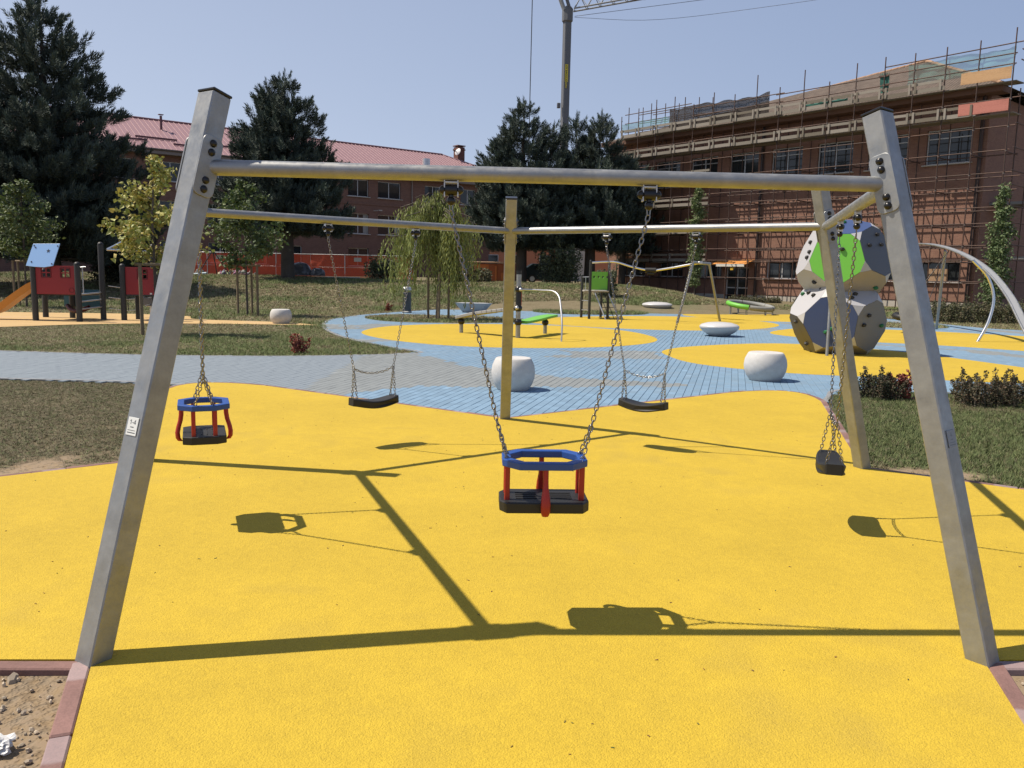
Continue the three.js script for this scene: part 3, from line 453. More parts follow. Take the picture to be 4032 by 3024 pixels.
// ---------- climbing arch ----------
{
  const t = thing('climbing_arch', 'long curved grey arch with yellow-lit underside at the right edge', 'climbing arch', 14.4, 0, -28);
  const P = [[12.75, -0.1, -19.6], [13.08, 0.7, -21], [13.53, 1.40, -22.5], [13.97, 2.15, -24.5], [14.65, 2.86, -28], [15.05, 3.12, -31], [15.6, 2.9, -34], [16.3, 1.9, -37], [16.7, 0.6, -39], [16.8, -0.1, -39.6]].map(([x, y, z]) => V(x - 14.4, y, z + 28)), cv = new THREE.CatmullRomCurve3(P), n = 60;
  for (const [nm, off, w, th, m] of [['band', 0, 0.15, 0.03, mat([0.26, 0.27, 0.28], 0.55)], ['edge_tube', -0.085, 0, 0.03, GALV], ['edge_tube', 0.085, 0, 0.03, GALV]]) {
    if (nm === 'edge_tube') { const pts = []; for (let i = 0; i <= n; i++) { const d = cv.getTangent(i / n), s = V(d.z, 0, -d.x).normalize(); pts.push(cv.getPoint(i / n).addScaledVector(s, off)); } part(nm, [tube(pts, th, 80, 8)], m, t); continue; }
    const pos = [], top = [], bot = []; for (let i = 0; i <= n; i++) { const d = cv.getTangent(i / n), s = V(d.z, 0, -d.x).normalize(), u = s.clone().cross(d).normalize(), c = cv.getPoint(i / n); for (const [arr, k] of [[top, 0.015], [bot, -0.015]]) arr.push([c.clone().addScaledVector(s, -w / 2).addScaledVector(u, k), c.clone().addScaledVector(s, w / 2).addScaledVector(u, k)]); }
    for (let i = 0; i < n; i++) { const q = (a, b, c, d) => pos.push(a, b, c, a, c, d); q(top[i][0], top[i][1], top[i + 1][1], top[i + 1][0]); q(bot[i][0], bot[i + 1][0], bot[i + 1][1], bot[i][1]); }
    const g = new THREE.BufferGeometry().setFromPoints(pos); g.computeVertexNormals(); part(nm, metric(g), m, t);
  }
  const at = (f) => cv.getPoint(f);
  part('support', [tube([V(13.72 - 14.4, -0.05, -24.17 + 28), V(14.05 - 14.4, 0.6, 3.75), V(14.22 - 14.4, 1.3, 3.6), V(14.05 - 14.4, 1.9, 3.5), V(13.62 - 14.4, 2.38, 3.4)], 0.045, 30, 10)], POLISH, t); part('support', [cyl(V(15.6 - 14.4, -0.05, -30.2 + 28), V(14.85 - 14.4, 2.8, -28.6 + 28), 0.05, 10)], GALV, t); part('support', [cyl(V(16.9 - 14.4, -0.05, -34.5 + 28), V(15.7 - 14.4, 2.7, -34.3 + 28), 0.05, 10)], GALV, t);
  const tr = thing('tyre_seat', 'black tyre-like seat hanging low behind the climbing rocks', 'swing seat', 13.3, 0.55, -27.6); part('tyre', [mv(new THREE.TorusGeometry(0.42, 0.11, 10, 28), 0, 0, 0, 0, PI / 2 + 0.1)], RUBBER, tr); 
  for (const a of [0.5, 2.6, 4.7]) part('rope', [cyl(V(0.42 * Math.cos(a), 0.08, 0.42 * Math.sin(a)), V(1.33, 2.25, -0.35), 0.010, 6)], BLACK, tr);
}
// ---------- tilted ring ----------
{
  const t = thing('balance_ring', 'tilted low balance ring, green and grey, on short legs near the far hedge', 'balance ring', 11.5, 0, -39.9), tilt = -0.13, R0 = 1.05;
  const pt = (a) => V(R0 * Math.cos(a), 0.42 + Math.sin(tilt) * R0 * Math.cos(a) * 0.7 - 0.10 * Math.sin(a), R0 * Math.sin(a) * 0.95), seg = (a, b, m) => part('ring_segment', [tube(Array.from({ length: 12 }, (_, i) => pt(a + (b - a) * i / 11)), 0.12, 24, 12)], m, t);
  const gm = mat([0.23, 0.235, 0.22], 0.7); seg(1.9, 3.35, GREENP); for (let i = 0; i < 4; i++) seg(3.37 + i * 1.2, 3.36 + (i + 1) * 1.2 - 0.02, gm);
  for (const a of [2.9, 2.0, 1.1, 0.4, 4.4]) { const p = pt(a); part('leg', [cyl(V(p.x, -0.05, p.z), V(p.x, p.y - 0.05, p.z), 0.045, 10)], GALV, t); }
}
// ---------- playhouse ----------
{
  const t = thing('playhouse', 'red-walled playhouse with sky-blue roof and orange slide on dark posts', 'playhouse', -13.9, 0, -25.6);
  const post = (x, z, h, par = t) => { const p = part('post', [cyl(V(x, -0.1, z), V(x, h, z), 0.088, 14)], DARKPOST, par); part('post_cap', [ball(x, h, z, 0.09, 12, 8)], RUBBER, p); };
  post(-0.68, 0.62, 1.64); post(-1.38, -1.15, 1.5); post(0.68, 0.66, 1.72); post(0.86, -0.45, 2.36); post(-0.42, -1.0, 1.2);
  const red = (x0, x1, y0, y1, z, holes, par, nm = 'wall_panel') => { const s = shape([[x0, y0], [x1, y0], [x1, y1], [x0, y1]]); for (const [hx, hy, w] of holes) for (const i of [-1, 1]) for (const j of [-1, 1]) { const cx = hx + i * w * 0.27, cy = hy + j * w * 0.27, r = w * 0.21; s.holes.push(new THREE.Path([[cx - r, cy - r], [cx - r, cy + r], [cx + r, cy + r], [cx + r, cy - r]].map(([a, b]) => new THREE.Vector2(a, b)))); }
    const p = part(nm, [extr(s, 0.02, 0.002).translate(0, 0, z)], REDPANEL, par); for (const [hx, hy, w] of holes) { const h = w * 0.56; part('window_frame', [box(2 * h, 0.02, 0.012, hx, hy + h, z + 0.028), box(2 * h, 0.02, 0.012, hx, hy - h, z + 0.028), box(0.02, 2 * h - 0.02, 0.012, hx - h, hy, z + 0.028), box(0.02, 2 * h - 0.02, 0.012, hx + h, hy, z + 0.028)], mat([0.12, 0.008, 0.01], 0.6), p); } return p; };
  const wp = red(-0.60, 0.61, 0.82, 1.68, 0.62, [[-0.28, 1.47, 0.26], [0.30, 1.47, 0.26]], t);
  part('oval_mark', [mv(new THREE.TorusGeometry(0.07, 0.007, 5, 20), 0.47, 0.95, 0.645)], mat([0.10, 0.008, 0.01], 0.6), wp).scale.set(1, 1, 1);
  part('back_panel', [box(1.2, 0.55, 0.02, -0.1, 0.65, -1.05)], mat([0.03, 0.12, 0.17], 0.6), t); part('floor', [cbox(1.3, 0.05, 1.3, 0.01, -0.02, 0.80, -0.2)], DARKPOST, t);
  const rs = shape([[-0.45, -0.34], [-0.2, -0.37], [0.1, -0.38], [0.36, -0.33], [0.47, 0.38], [-0.33, 0.36]]), roof = part('roof_panel', flat(extr(rs, 0.02, 0.003).rotateX(-0.35)), mat([0.30, 0.50, 0.82], 0.35), t, 'sky-blue roof panel'); roof.position.set(-0.37, 1.98, 0.60);
  const star = []; for (let i = 0; i < 10; i++) { const a = i / 10 * 2 * PI + PI / 2, r = i & 1 ? 0.028 : 0.062; star.push([r * Math.cos(a), r * Math.sin(a)]); }
  const dk = mat([0.02, 0.03, 0.06], 0.6); part('star_cutout', flat(extr(shape(star), 0.004).translate(0.16, 0.14, 0.025).rotateX(-0.35)), dk, roof); for (const [x, y] of [[-0.29, 0.3], [-0.24, 0.24], [0.42, 0.3], [-0.30, -0.22], [0.32, -0.27]]) part('screw_cap', flat(new THREE.CylinderGeometry(0.022, 0.022, 0.01, 10).rotateX(PI / 2).translate(x, y, 0.028).rotateX(-0.35)), dk, roof);
  part('hammock', [tube([V(-0.35, 0.42, -0.6), V(0, 0.30, -0.2), V(0.4, 0.30, 0.1), V(0.75, 0.42, 0.2)], 0.07, 20, 8)], mat([0.10, 0.012, 0.014], 0.6), t, 'dark red curved bench');
  for (const y of [0.42, 0.65, 0.87]) part('rung', [cyl(V(0.68, y - 0.05, 0.66), V(0.86, y, -0.45), 0.025, 8)], STEEL, t);
  part('grab_bar', [cyl(V(0.75, 0.87, 0.5), V(0.75, 1.66, 0.5), 0.022, 8), cyl(V(0.68, 1.64, 0.5), V(0.86, 1.66, 0.5), 0.022, 8)], STEEL, t);
  { const pts = [V(-0.66, 1.06, 0.2), V(-0.85, 1.02, 0.22), V(-1.3, 0.72, 0.26), V(-1.9, 0.28, 0.3), V(-2.3, 0.14, 0.33)], cv = new THREE.CatmullRomCurve3(pts), pr = [[-0.26, 0.16], [-0.24, 0.16], [-0.2, 0], [0.2, 0], [0.24, 0.16], [0.26, 0.16], [0.22, -0.03], [-0.22, -0.03]], pos = [], n = 16, rows = []; for (let i = 0; i <= n; i++) { const c = cv.getPoint(i / n), d = cv.getTangent(i / n), s = V(0, 1, 0).cross(d).normalize(), u = d.clone().cross(s); rows.push(pr.map(([a, b]) => c.clone().addScaledVector(s, a).addScaledVector(u, b))); }
    for (let i = 0; i < n; i++) for (let k = 0; k < pr.length; k++) { const l = (k + 1) % pr.length; pos.push(rows[i][k], rows[i + 1][k], rows[i][l], rows[i][l], rows[i + 1][k], rows[i + 1][l]); } const g = new THREE.BufferGeometry().setFromPoints(pos); g.computeVertexNormals(); part('slide', metric(g), mat([0.52, 0.21, 0.035], 0.42, 0, { side: THREE.DoubleSide }), t, 'orange slide chute'); part('slide_foot', [cyl(V(-2.1, -0.05, 0.3), V(-2.1, 0.2, 0.3), 0.04, 8)], STEEL, t); }
  const u = thing('play_tower', 'play tower with single red window panel on dark posts beside the playhouse', 'playhouse', -11.75, 0, -26.3);
  post(-0.62, 0.28, 1.70, u); post(-0.45, -0.35, 1.1, u); post(0.46, 0.30, 1.70, u); post(0.58, -0.5, 1.72, u); post(-0.18, -0.95, 2.36, u);
  red(-0.54, 0.38, 0.82, 1.68, 0.25, [[0.0, 1.47, 0.28]], u);
  part('floor', [cbox(1.0, 0.05, 0.8, 0.01, -0.05, 0.80, -0.12)], DARKPOST, u); part('label_plate', [box(0.07, 0.05, 0.006, 0.26, 0.86, 0.28)], mat([0.6, 0.6, 0.6], 0.5), u);
  part('grab_bar', [cyl(V(0.52, 0.85, 0.2), V(0.52, 1.62, 0.2), 0.022, 8)], STEEL, u);
  for (let i = 0; i < 3; i++) part('ladder_rope', [cyl(V(0.5 + i * 0.12, 0.9 - i * 0.05, 0.35), V(0.72 + i * 0.12, 0.02, 0.9), 0.022, 6)], mat([0.09, 0.09, 0.09], 0.8), u);
  const b = thing('chin_up_bars', 'horizontal steel bar between the tall dark posts of the two towers', 'bar', -12.5, 0, -26.6); part('bar', [cyl(V(-0.45, 2.22, 0.35), V(0.5, 2.20, -0.55), 0.034, 10)], POLISH, b); part('bar', [cyl(V(-0.45, 2.22, 0.35), V(-0.62, 2.5, -1.0), 0.03, 10)], POLISH, b);
  for (const y of [0.30, 0.66, 1.02]) part('climbing_rope', [tube([V(-0.45, y + 0.05, 0.35), V(0.0, y - 0.02, 0), V(0.2, y, -0.2)], 0.012, 10, 6)], STEEL, b); part('rope_drop', [cyl(V(0, 0.27, 0), V(0, 1.0, 0), 0.012, 6)], BLACK, b);
  const sp = thing('spring_rocker', 'small grey spring rocker behind the red panel tower', 'spring rocker', -12.15, 0, -27.6); part('spring', [cyl(V(0, 0, 0), V(0, 0.4, 0), 0.09, 12)], STEEL, sp); part('body', [extr(shape([[-0.5, 0.42], [0.5, 0.42], [0.42, 0.85], [0.2, 1.0], [0.1, 0.7], [-0.25, 0.66], [-0.36, 1.05], [-0.48, 0.8]]), 0.06, 0.01)], mat([0.17, 0.175, 0.18], 0.6), sp); part('foot_rest', [cyl(V(-0.05, 0.42, -0.35), V(-0.05, 0.42, 0.4), 0.03, 8)], STEEL, sp);
}

// ---------- vegetation ----------
const leafGeo = (w, l, fold = 0.15) => { const g = new THREE.BufferGeometry(); const p = [0, 0, 0, -w, l * 0.45, fold * w * 2, 0, l, 0, 0, l * 0.45, -fold * w, w, l * 0.45, fold * w * 2]; g.setAttribute('position', new THREE.Float32BufferAttribute(p, 3)); g.setAttribute('uv', new THREE.Float32BufferAttribute(new Array(10).fill(0), 2)); g.setIndex([0, 3, 1, 1, 3, 2, 0, 4, 3, 3, 4, 2]); const q = g.toNonIndexed(); q.computeVertexNormals(); return q; };
const LEAF = new THREE.MeshPhysicalMaterial({ color: 0xffffff, roughness: 0.75, transmission: 0.28, thickness: 0, side: THREE.DoubleSide });
const NEEDLE = new THREE.MeshStandardMaterial({ color: 0xffffff, roughness: 0.85, side: THREE.DoubleSide });
function tris(f, n) { const P = []; for (let i = 0; i < n; i++) f(P, i); const g = new THREE.BufferGeometry(); g.setAttribute('position', new THREE.Float32BufferAttribute(P, 3)); g.setAttribute('uv', new THREE.Float32BufferAttribute(new Array(P.length / 3 * 2).fill(0), 2)); g.computeVertexNormals(); return g; }
// spiky conifer sprig: slender shoots leaving a short axis
const sprigs = [1, 2, 3].map((sd) => { const r = rng(sd * 13); return tris((P, i) => { const t = i / 34, a = i * 2.4 + r(), up = 0.35 + 0.85 * t, l = rr(0.16, 0.34, r) * (1 - 0.35 * t), y = t * 0.42, d = V(Math.cos(a) * (1 - up * 0.55), up * 0.8, Math.sin(a) * (1 - up * 0.55)).normalize(), s = V(-Math.sin(a), rr(-0.4, 0.4, r), Math.cos(a)).multiplyScalar(rr(0.018, 0.032, r)), b = V(Math.cos(a) * 0.03, y, Math.sin(a) * 0.03), tip = b.clone().addScaledVector(d, l), m = b.clone().addScaledVector(d, l * 0.45); P.push(...b.toArray(), ...m.clone().add(s).toArray(), ...tip.toArray(), ...b.toArray(), ...tip.toArray(), ...m.clone().sub(s).toArray()); }, 34); });
function cedar(label, x, z, H, rad, base, seed, opts = {}) {
  const y0 = gh(x, z), t = thing('cedar_tree', label, 'tree', x, y0, z, 0, 'dark cedars behind the lawn'), r = rng(seed), it = [[], [], []], wood = [];
  const trunkR = opts.tr ?? 0.36; wood.push(cyl(V(0, -0.3, 0), V(0, base + 2, 0), trunkR, 10, trunkR * 0.75), cyl(V(0, base + 2, 0), V(rr(-0.2, 0.2, r), H * 0.97, 0), trunkR * 0.75, 8, 0.03));
  const tops = opts.tops ?? [[0, 0, 1]];
  for (const [ox, oz, hf, rf = 1] of tops) {
    const Ht = H * hf, nl = Math.round((Ht - base) / 0.34);
    if (ox || oz) wood.push(cyl(V(0, base + 0.5, 0), V(ox * 0.8, base + (Ht - base) * 0.5, oz * 0.8), trunkR * 0.5, 7, 0.1), cyl(V(ox * 0.8, base + (Ht - base) * 0.5, oz * 0.8), V(ox, Ht * 0.97, oz), 0.1, 6, 0.03));
    for (let L = 0; L < nl; L++) {
      const f = (L + r()) / nl, y = base + (Ht - base) * f, prof = rad * rf * Math.pow(1 - f, 0.72) * (f < 0.14 ? 0.72 + f * 2 : 1) + 0.12, n = Math.max(3, Math.round(4 + prof * 1.5));
      for (let k = 0; k < n; k++) {
        const a = r() * 2 * PI, len = prof * rr(0.70, 1.10, r), rise = rr(-0.12, 0.30, r) * (f < 0.25 ? 0.4 : 1) + 0.10 * f, d = V(Math.cos(a), rise, Math.sin(a)), cx = ox * Math.min(1, f * 1.6), cz = oz * Math.min(1, f * 1.6);
        if (len > 1.2 && r() < 0.35) wood.push(cyl(V(cx, y, cz), V(cx, y, cz).addScaledVector(d, len * 0.85), 0.045, 4, 0.012));
        const m = Math.max(2, Math.round(len * 6));
        for (let q = 0; q < m; q++) {
          const s = 1 - Math.pow(r(), 1.7) * 0.75, w = 0.30 * len * (1.1 - s), p = V(cx, y, cz).addScaledVector(d, len * s).add(V(rr(-w, w, r), rr(-0.18, 0.22, r) - 0.12 * s * s * (f < 0.5 ? 1 : 0), rr(-w, w, r)));
          const dir = V(d.x * 0.75, 0.75 + rr(0, 0.5, r), d.z * 0.75).add(V(rr(-0.35, 0.35, r), 0, rr(-0.35, 0.35, r))).normalize(), sc = rr(0.6, 1.25, r) * (opts.sc ?? 1), g = rr(0.75, 1.3, r), bl = r();
          it[Math.floor(r() * 3)].push({ p, q: qdir(dir), s: V(sc, sc * rr(0.9, 1.5, r), sc), c: lin(0.050 * g + 0.018 * bl, 0.074 * g + 0.016 * bl, 0.056 * g + 0.018 * bl) });
        }
      }
      if (L === nl - 1) for (let q = 0; q < 5; q++) it[0].push({ p: V(ox, Ht - q * 0.28, oz), q: qdir(V(rr(-0.15, 0.15, r), 1, rr(-0.15, 0.15, r)).normalize()), s: V(0.8, 1.5, 0.8), c: lin(0.06, 0.085, 0.07) });
    }
  }
  part('trunk', wood, BARK, t); it.forEach((a, i) => inst('crown', sprigs[i], NEEDLE, a, t));
  return it[0].length * 3;
}
let nsp = 0;
nsp += cedar('tallest dark cedar towering over the playhouse at the left edge', -25.2, -45, 14.9, 6.2, 1.6, 3, { tops: [[0, 0, 1], [-3.2, 0.5, 0.88, 0.75], [-7, -1, 0.7, 0.8]], tr: 0.5 });
nsp += cedar('broad dark cedar with bare trunk in front of the pink-roofed building', -15.1, -55, 12.6, 4.9, 2.6, 8, { tops: [[0, 0, 1], [-1.1, 0, 0.955, 0.8]], tr: 0.46 });
nsp += cedar('dark cedar left of the crane mast, behind the weeping willow', 0.5, -60, 12.4, 4.6, 2.4, 21, { tops: [[0, 0, 1], [2.1, 0.5, 0.86, 0.6], [-1.6, 0.4, 0.80, 0.7]], tr: 0.45 });
nsp += cedar('twin-topped dark cedar right of the crane mast', 5.6, -61.5, 12.0, 4.3, 2.6, 34, { tops: [[-1.3, 0, 0.985, 0.75], [0.5, 0, 1], [2.8, 0.4, 0.74, 0.8]], tr: 0.45 });
nsp += cedar('smaller dark cedar set back between the building corner and the twin cedar', 8.6, -66, 9.6, 3.2, 2.2, 55, { tr: 0.3 });
console.log('sprigs', nsp);
// broadleaf crown: limbs, twigs and leaves gathered round them
function broadleaf(o) {   // o: name,label,cat,x,z,h,base,rad,n,leaf,col,seed,prof
  const t = thing(o.name, o.label, o.cat ?? 'tree', o.x, gh(o.x, o.z), o.z, 0, o.group), r = rng(o.seed), wood = [], it = [], tr = o.tr ?? 0.045;
  wood.push(cyl(V(0, -0.1, 0), V(rr(-0.05, 0.05, r), o.base + (o.h - o.base) * 0.5, 0), tr, 8, tr * 0.6), cyl(V(0, o.base + (o.h - o.base) * 0.5, 0), V(0.05, o.h * 0.97, 0), tr * 0.6, 6, 0.008));
  const prof = o.prof ?? ((f) => Math.pow(Math.sin(PI * Math.pow(f * 0.93 + 0.06, 0.62)), 0.8)), nb = o.nb ?? 34;
  for (let i = 0; i < nb; i++) {
    const f = (i + r()) / nb, y = o.base + (o.h - o.base) * f * 0.97, L = o.rad * prof(f) * rr(0.65, 1.15, r) + 0.08, a = r() * 2 * PI, up = o.up ?? 0.55, d = V(Math.cos(a), up * rr(0.6, 1.3, r), Math.sin(a)).normalize(), s0 = V(0, Math.max(0.2, y - L * d.y * 0.6), 0), e = V(d.x * L, y + L * 0.25 * d.y, d.z * L);
    wood.push(cyl(s0, e, tr * 0.32, 5, 0.005));
    const m = Math.round(o.n / nb * (0.35 + 1.1 * prof(f)));
    for (let q = 0; q < m; q++) {
      const s = Math.pow(r(), 0.65), c = s0.clone().lerp(e, 0.22 + 0.85 * s), sp = (o.spread ?? 0.24) * (0.5 + L); c.add(V((r() - 0.5 + r() - 0.5) * sp, (r() - 0.5 + r() - 0.5) * sp * 0.8, (r() - 0.5 + r() - 0.5) * sp));
      const dir = V(rr(-1, 1, r), rr(-1.1, o.droop ?? 0.3, r), rr(-1, 1, r)).normalize(), sc = rr(0.7, 1.3, r), k = o.col[Math.floor(r() * o.col.length)], g = rr(0.8, 1.2, r);
      it.push({ p: c, q: qdir(dir).multiply(qy(r() * 6.28)), s: V(sc, sc, sc), c: lin(k[0] * g, k[1] * g, k[2] * g) });
    }
  }
  part(o.cat ? 'stem' : 'trunk', wood, o.bark ?? BARK, t); inst(o.cat ? 'foliage' : 'crown', leafGeo(o.leaf * 0.36, o.leaf), LEAF, it, t); return t;
}
const green = [[0.10, 0.15, 0.035], [0.075, 0.12, 0.03], [0.13, 0.17, 0.045], [0.055, 0.09, 0.025]], lime = [[0.40, 0.37, 0.08], [0.33, 0.34, 0.075], [0.28, 0.32, 0.07], [0.44, 0.36, 0.09]];
broadleaf({ name: 'young_tree', label: 'young round-crowned green tree at the far left behind the playhouse', x: -19.6, z: -33, h: 5.1, base: 2.1, rad: 1.25, n: 2600, leaf: 0.15, col: green, seed: 4, group: 'young staked trees' });
broadleaf({ name: 'young_tree', label: 'young yellow-leaved tree just left of the near left swing leg', x: -9.1, z: -20.9, h: 4.5, base: 1.75, rad: 1.0, n: 1500, leaf: 0.14, col: lime, seed: 9, nb: 26, group: 'young staked trees' });
broadleaf({ name: 'young_tree', label: 'young green staked tree between the swing leg and the broad cedar', x: -9.9, z: -30.5, h: 5.0, base: 1.9, rad: 1.3, n: 2600, leaf: 0.15, col: green, seed: 15, group: 'young staked trees' });
const col = (f) => Math.pow(Math.sin(PI * clamp(f * 0.9 + 0.08)), 0.5);
broadleaf({ name: 'poplar_tree', label: 'slim columnar poplar against the scaffolded brick wall, near the door', x: 12.1, z: -55.2, h: 7.3, base: 0.6, rad: 0.5, n: 2400, leaf: 0.16, col: [[0.13, 0.19, 0.05], [0.09, 0.14, 0.04], [0.20, 0.24, 0.10]], seed: 40, prof: col, up: 1.6, spread: 0.4, group: 'columnar poplars by the brick building' });
broadleaf({ name: 'poplar_tree', label: 'columnar poplar at the right corner of the scaffolded building', x: 26.0, z: -44.5, h: 7.0, base: 0.5, rad: 0.85, n: 3600, leaf: 0.16, col: [[0.11, 0.17, 0.05], [0.08, 0.13, 0.04], [0.17, 0.22, 0.09]], seed: 41, prof: (f) => Math.pow(Math.sin(PI * Math.pow(clamp(f * 0.9 + 0.08), 0.7)), 0.6), up: 1.6, spread: 0.35, group: 'columnar poplars by the brick building' });
broadleaf({ name: 'sapling', label: 'thin drooping sapling visible between the climbing rocks and the right leg', cat: 'sapling', x: 20.3, z: -47, h: 4.8, base: 0.5, rad: 0.6, n: 1100, leaf: 0.15, col: [[0.13, 0.15, 0.06], [0.17, 0.17, 0.07], [0.09, 0.11, 0.045]], seed: 43, prof: col, up: 0.9 });
// stakes
function stakes(x, z, pts, h, bars, label) { const t = thing('tree_stakes', label, 'tree stakes', x, 0, z, 0, 'timber stakes round the young trees'); for (const [a, b] of pts) part('stake', [cyl(V(a, -0.1, b), V(a, h, b), 0.045, 9)], WOODDARK, t); for (const [i, j] of bars) { const a = V(pts[i][0], h - 0.07, pts[i][1]), b = V(pts[j][0], h - 0.07, pts[j][1]), d = b.clone().sub(a).normalize(); part('crossbar', [cyl(a.addScaledVector(d, -0.12).setY(h - 0.02), b.addScaledVector(d, 0.12).setY(h - 0.02), 0.04, 9)], WOODDARK, t); } }
stakes(-19.9, -33.6, [[-0.5, -0.3], [0.45, 0.15], [-0.1, 0.7]], 1.85, [[0, 1]], 'timber stakes round the green tree behind the playhouse');
stakes(-9.1, -20.9, [[-0.25, 0.3], [0.6, 0.1], [0.1, -0.5]], 1.78, [[0, 1]], 'timber stakes round the yellow tree beside the near left leg');
stakes(-9.88, -30.5, [[-0.35, 0.05], [0.40, 0.1], [0, -0.5]], 1.85, [[0, 1]], 'timber stakes round the green tree left of the stone drum');
stakes(-2.75, -30.2, [[-0.42, -0.3], [0.36, 0], [0.05, 0.5]], 1.72, [[0, 1]], 'timber stakes standing under the weeping willow');
// weeping willow
{
  const x = -2.8, z = -30.2, t = thing('willow_tree', 'pale green weeping willow hanging over the grass island', 'tree', x, 0, z), r = rng(66), wood = [cyl(V(0, -0.1, 0), V(0.1, 2.3, 0), 0.085, 9, 0.06), cyl(V(0.1, 2.3, 0), V(0.25, 3.9, 0), 0.06, 7, 0.02)], it = [], strands = [];
  let i = 0;
  for (let b = 0; b < 46; b++) {   // arching branches, each with its own curtain of strands
    const a = r() * 2 * PI, rd = Math.pow(r(), 0.5) * rr(0.75, 1.2, r), X = Math.cos(a) * rd * 1.85 - 0.1, Z = Math.sin(a) * rd * 1.35, top = 4.55 - 1.35 * Math.pow(rd, 1.7) + rr(-0.3, 0.35, r), src = V(0.12 + X * 0.12, 2.3 + r() * 1.3, Z * 0.12), tip = V(X, top - 0.1, Z), reach = rr(0.35, 1.0, r), hue = rr(0.8, 1.2, r);
    wood.push(new THREE.TubeGeometry(new THREE.CatmullRomCurve3([src, V(X * 0.5, top + 0.05, Z * 0.5), tip]), 8, 0.016, 4));
    for (let k = 0; k < 10; k++) {
      const f = 0.45 + 0.55 * r(), st = V(X * f + rr(-0.12, 0.12, r), top + 0.02 - 0.12 * f, Z * f + rr(-0.12, 0.12, r)), len = (top - 0.35) * reach * rr(0.45, 1.0, r), dx = X * 0.14 * f + rr(-0.08, 0.08, r), dz = Z * 0.14 * f + rr(-0.08, 0.08, r), endY = Math.max(0.12, st.y - len);
      const c = new THREE.CatmullRomCurve3([st, V(st.x + dx, st.y - len * 0.18, st.z + dz), V(st.x + dx * 1.5, (st.y + endY) / 2, st.z + dz * 1.5), V(st.x + dx * 1.6 + rr(-0.08, 0.08, r), endY, st.z + dz * 1.6)]);
      if (i++ % 3 === 0) strands.push(new THREE.TubeGeometry(c, 6, 0.005, 3));
      const n = Math.round(c.getLength() * 12), y1 = hue * rr(0.85, 1.15, r);
      for (let q = 0; q < n; q++) { const p = c.getPointAt(q / n), g = rr(0.75, 1.25, r) * y1; p.add(V(rr(-0.045, 0.045, r), rr(-0.04, 0.04, r), rr(-0.045, 0.045, r))); it.push({ p, q: qdir(V(rr(-0.5, 0.5, r), -1, rr(-0.5, 0.5, r)).normalize()).multiply(qy(r() * 6.28)), s: V(1, rr(0.7, 1.3, r), 1), c: lin(0.255 * g, 0.295 * g, 0.078 * g) }); }
    }
  }
  part('trunk', wood, BARK, t); part('twigs', strands, mat([0.14, 0.13, 0.05], 0.8), t).userData.kind = 'stuff'; inst('crown', leafGeo(0.024, 0.19), LEAF, it, t);
}
// shrubs
function shrub(name, label, x, z, w, h, d, n, leaf, cols, seed, group, y = gh(x, z), tall = 0.2) {
  const t = thing(name, label, 'shrub', x, y, z, 0, group), r = rng(seed), wood = [], it = [], ns = Math.max(8, Math.round(w * d * (h < 0.6 ? 110 : 26)));
  for (let i = 0; i < ns; i++) {
    const a = V(rr(-w / 2, w / 2, r), 0, rr(-d / 2, d / 2, r)), hh = h * rr(0.55, 0.9, r) * (r() < tall ? 1.35 : 1), e = a.clone().add(V(rr(-0.14, 0.14, r) * h * 1.6, hh, rr(-0.14, 0.14, r) * h * 1.6)); wood.push(cyl(a.clone().setY(-0.05), e, 0.006, 4, 0.002));
    const m = Math.round(n / ns);
    for (let q = 0; q < m; q++) { const f = Math.pow(r(), 0.75), p = a.clone().lerp(e, f).add(V(rr(-1, 1, r), rr(-0.4, 0.4, r), rr(-1, 1, r)).multiplyScalar(0.13 * (1.1 - f * 0.8) * Math.max(0.5, h))); if (p.y < 0.01) p.y = 0.02; const k = cols[Math.floor(r() * cols.length)], g = rr(0.75, 1.25, r), sc = rr(0.6, 1.25, r); it.push({ p, q: qdir(V(rr(-1, 1, r), rr(-0.2, 1, r), rr(-1, 1, r)).normalize()).multiply(qy(r() * 6)), s: V(sc, sc, sc), c: lin(k[0] * g, k[1] * g, k[2] * g) }); }
  }
  part('stems', wood, BARK, t).userData.kind = 'stuff'; inst('foliage', leafGeo(leaf * 0.42, leaf), LEAF, it, t);
}
const dk = [[0.05, 0.065, 0.025], [0.075, 0.08, 0.03], [0.10, 0.06, 0.03], [0.06, 0.05, 0.025]], redL = [[0.26, 0.055, 0.03], [0.20, 0.035, 0.025], [0.30, 0.10, 0.05]], brown = [[0.10, 0.075, 0.035], [0.075, 0.07, 0.03], [0.13, 0.08, 0.04], [0.06, 0.065, 0.028]];
shrub('bush', 'dark green bush with reddish tips beside the right rear leg', 5.35, -12.0, 0.75, 0.40, 0.5, 6500, 0.030, dk, 71, 'low bushes at the right lawn edge', 0);
shrub('bush', 'brownish green bush row at the right edge of the lawn', 7.15, -11.55, 1.55, 0.42, 0.6, 12000, 0.030, brown, 72, 'low bushes at the right lawn edge', 0);
shrub('bush', 'brownish bush end at the right frame edge', 8.3, -11.4, 0.9, 0.42, 0.6, 5000, 0.030, brown, 78, 'low bushes at the right lawn edge', 0);
shrub('red_shrub', 'small red-leaved shrub between the two dark bushes at the right', 5.72, -11.95, 0.22, 0.45, 0.25, 700, 0.05, redL, 73, 'small red-leaved shrubs', 0, 0);
shrub('red_shrub', 'small red-leaved shrub on the lawn above the grey path', -4.35, -16.8, 0.26, 0.42, 0.24, 520, 0.055, redL, 74, 'small red-leaved shrubs', 0, 0);
shrub('red_shrub', 'tiny red-leaved shrub beside the dark litter bin', -5.42, -35.7, 0.22, 0.36, 0.2, 260, 0.07, redL, 75, 'small red-leaved shrubs', 0, 0);
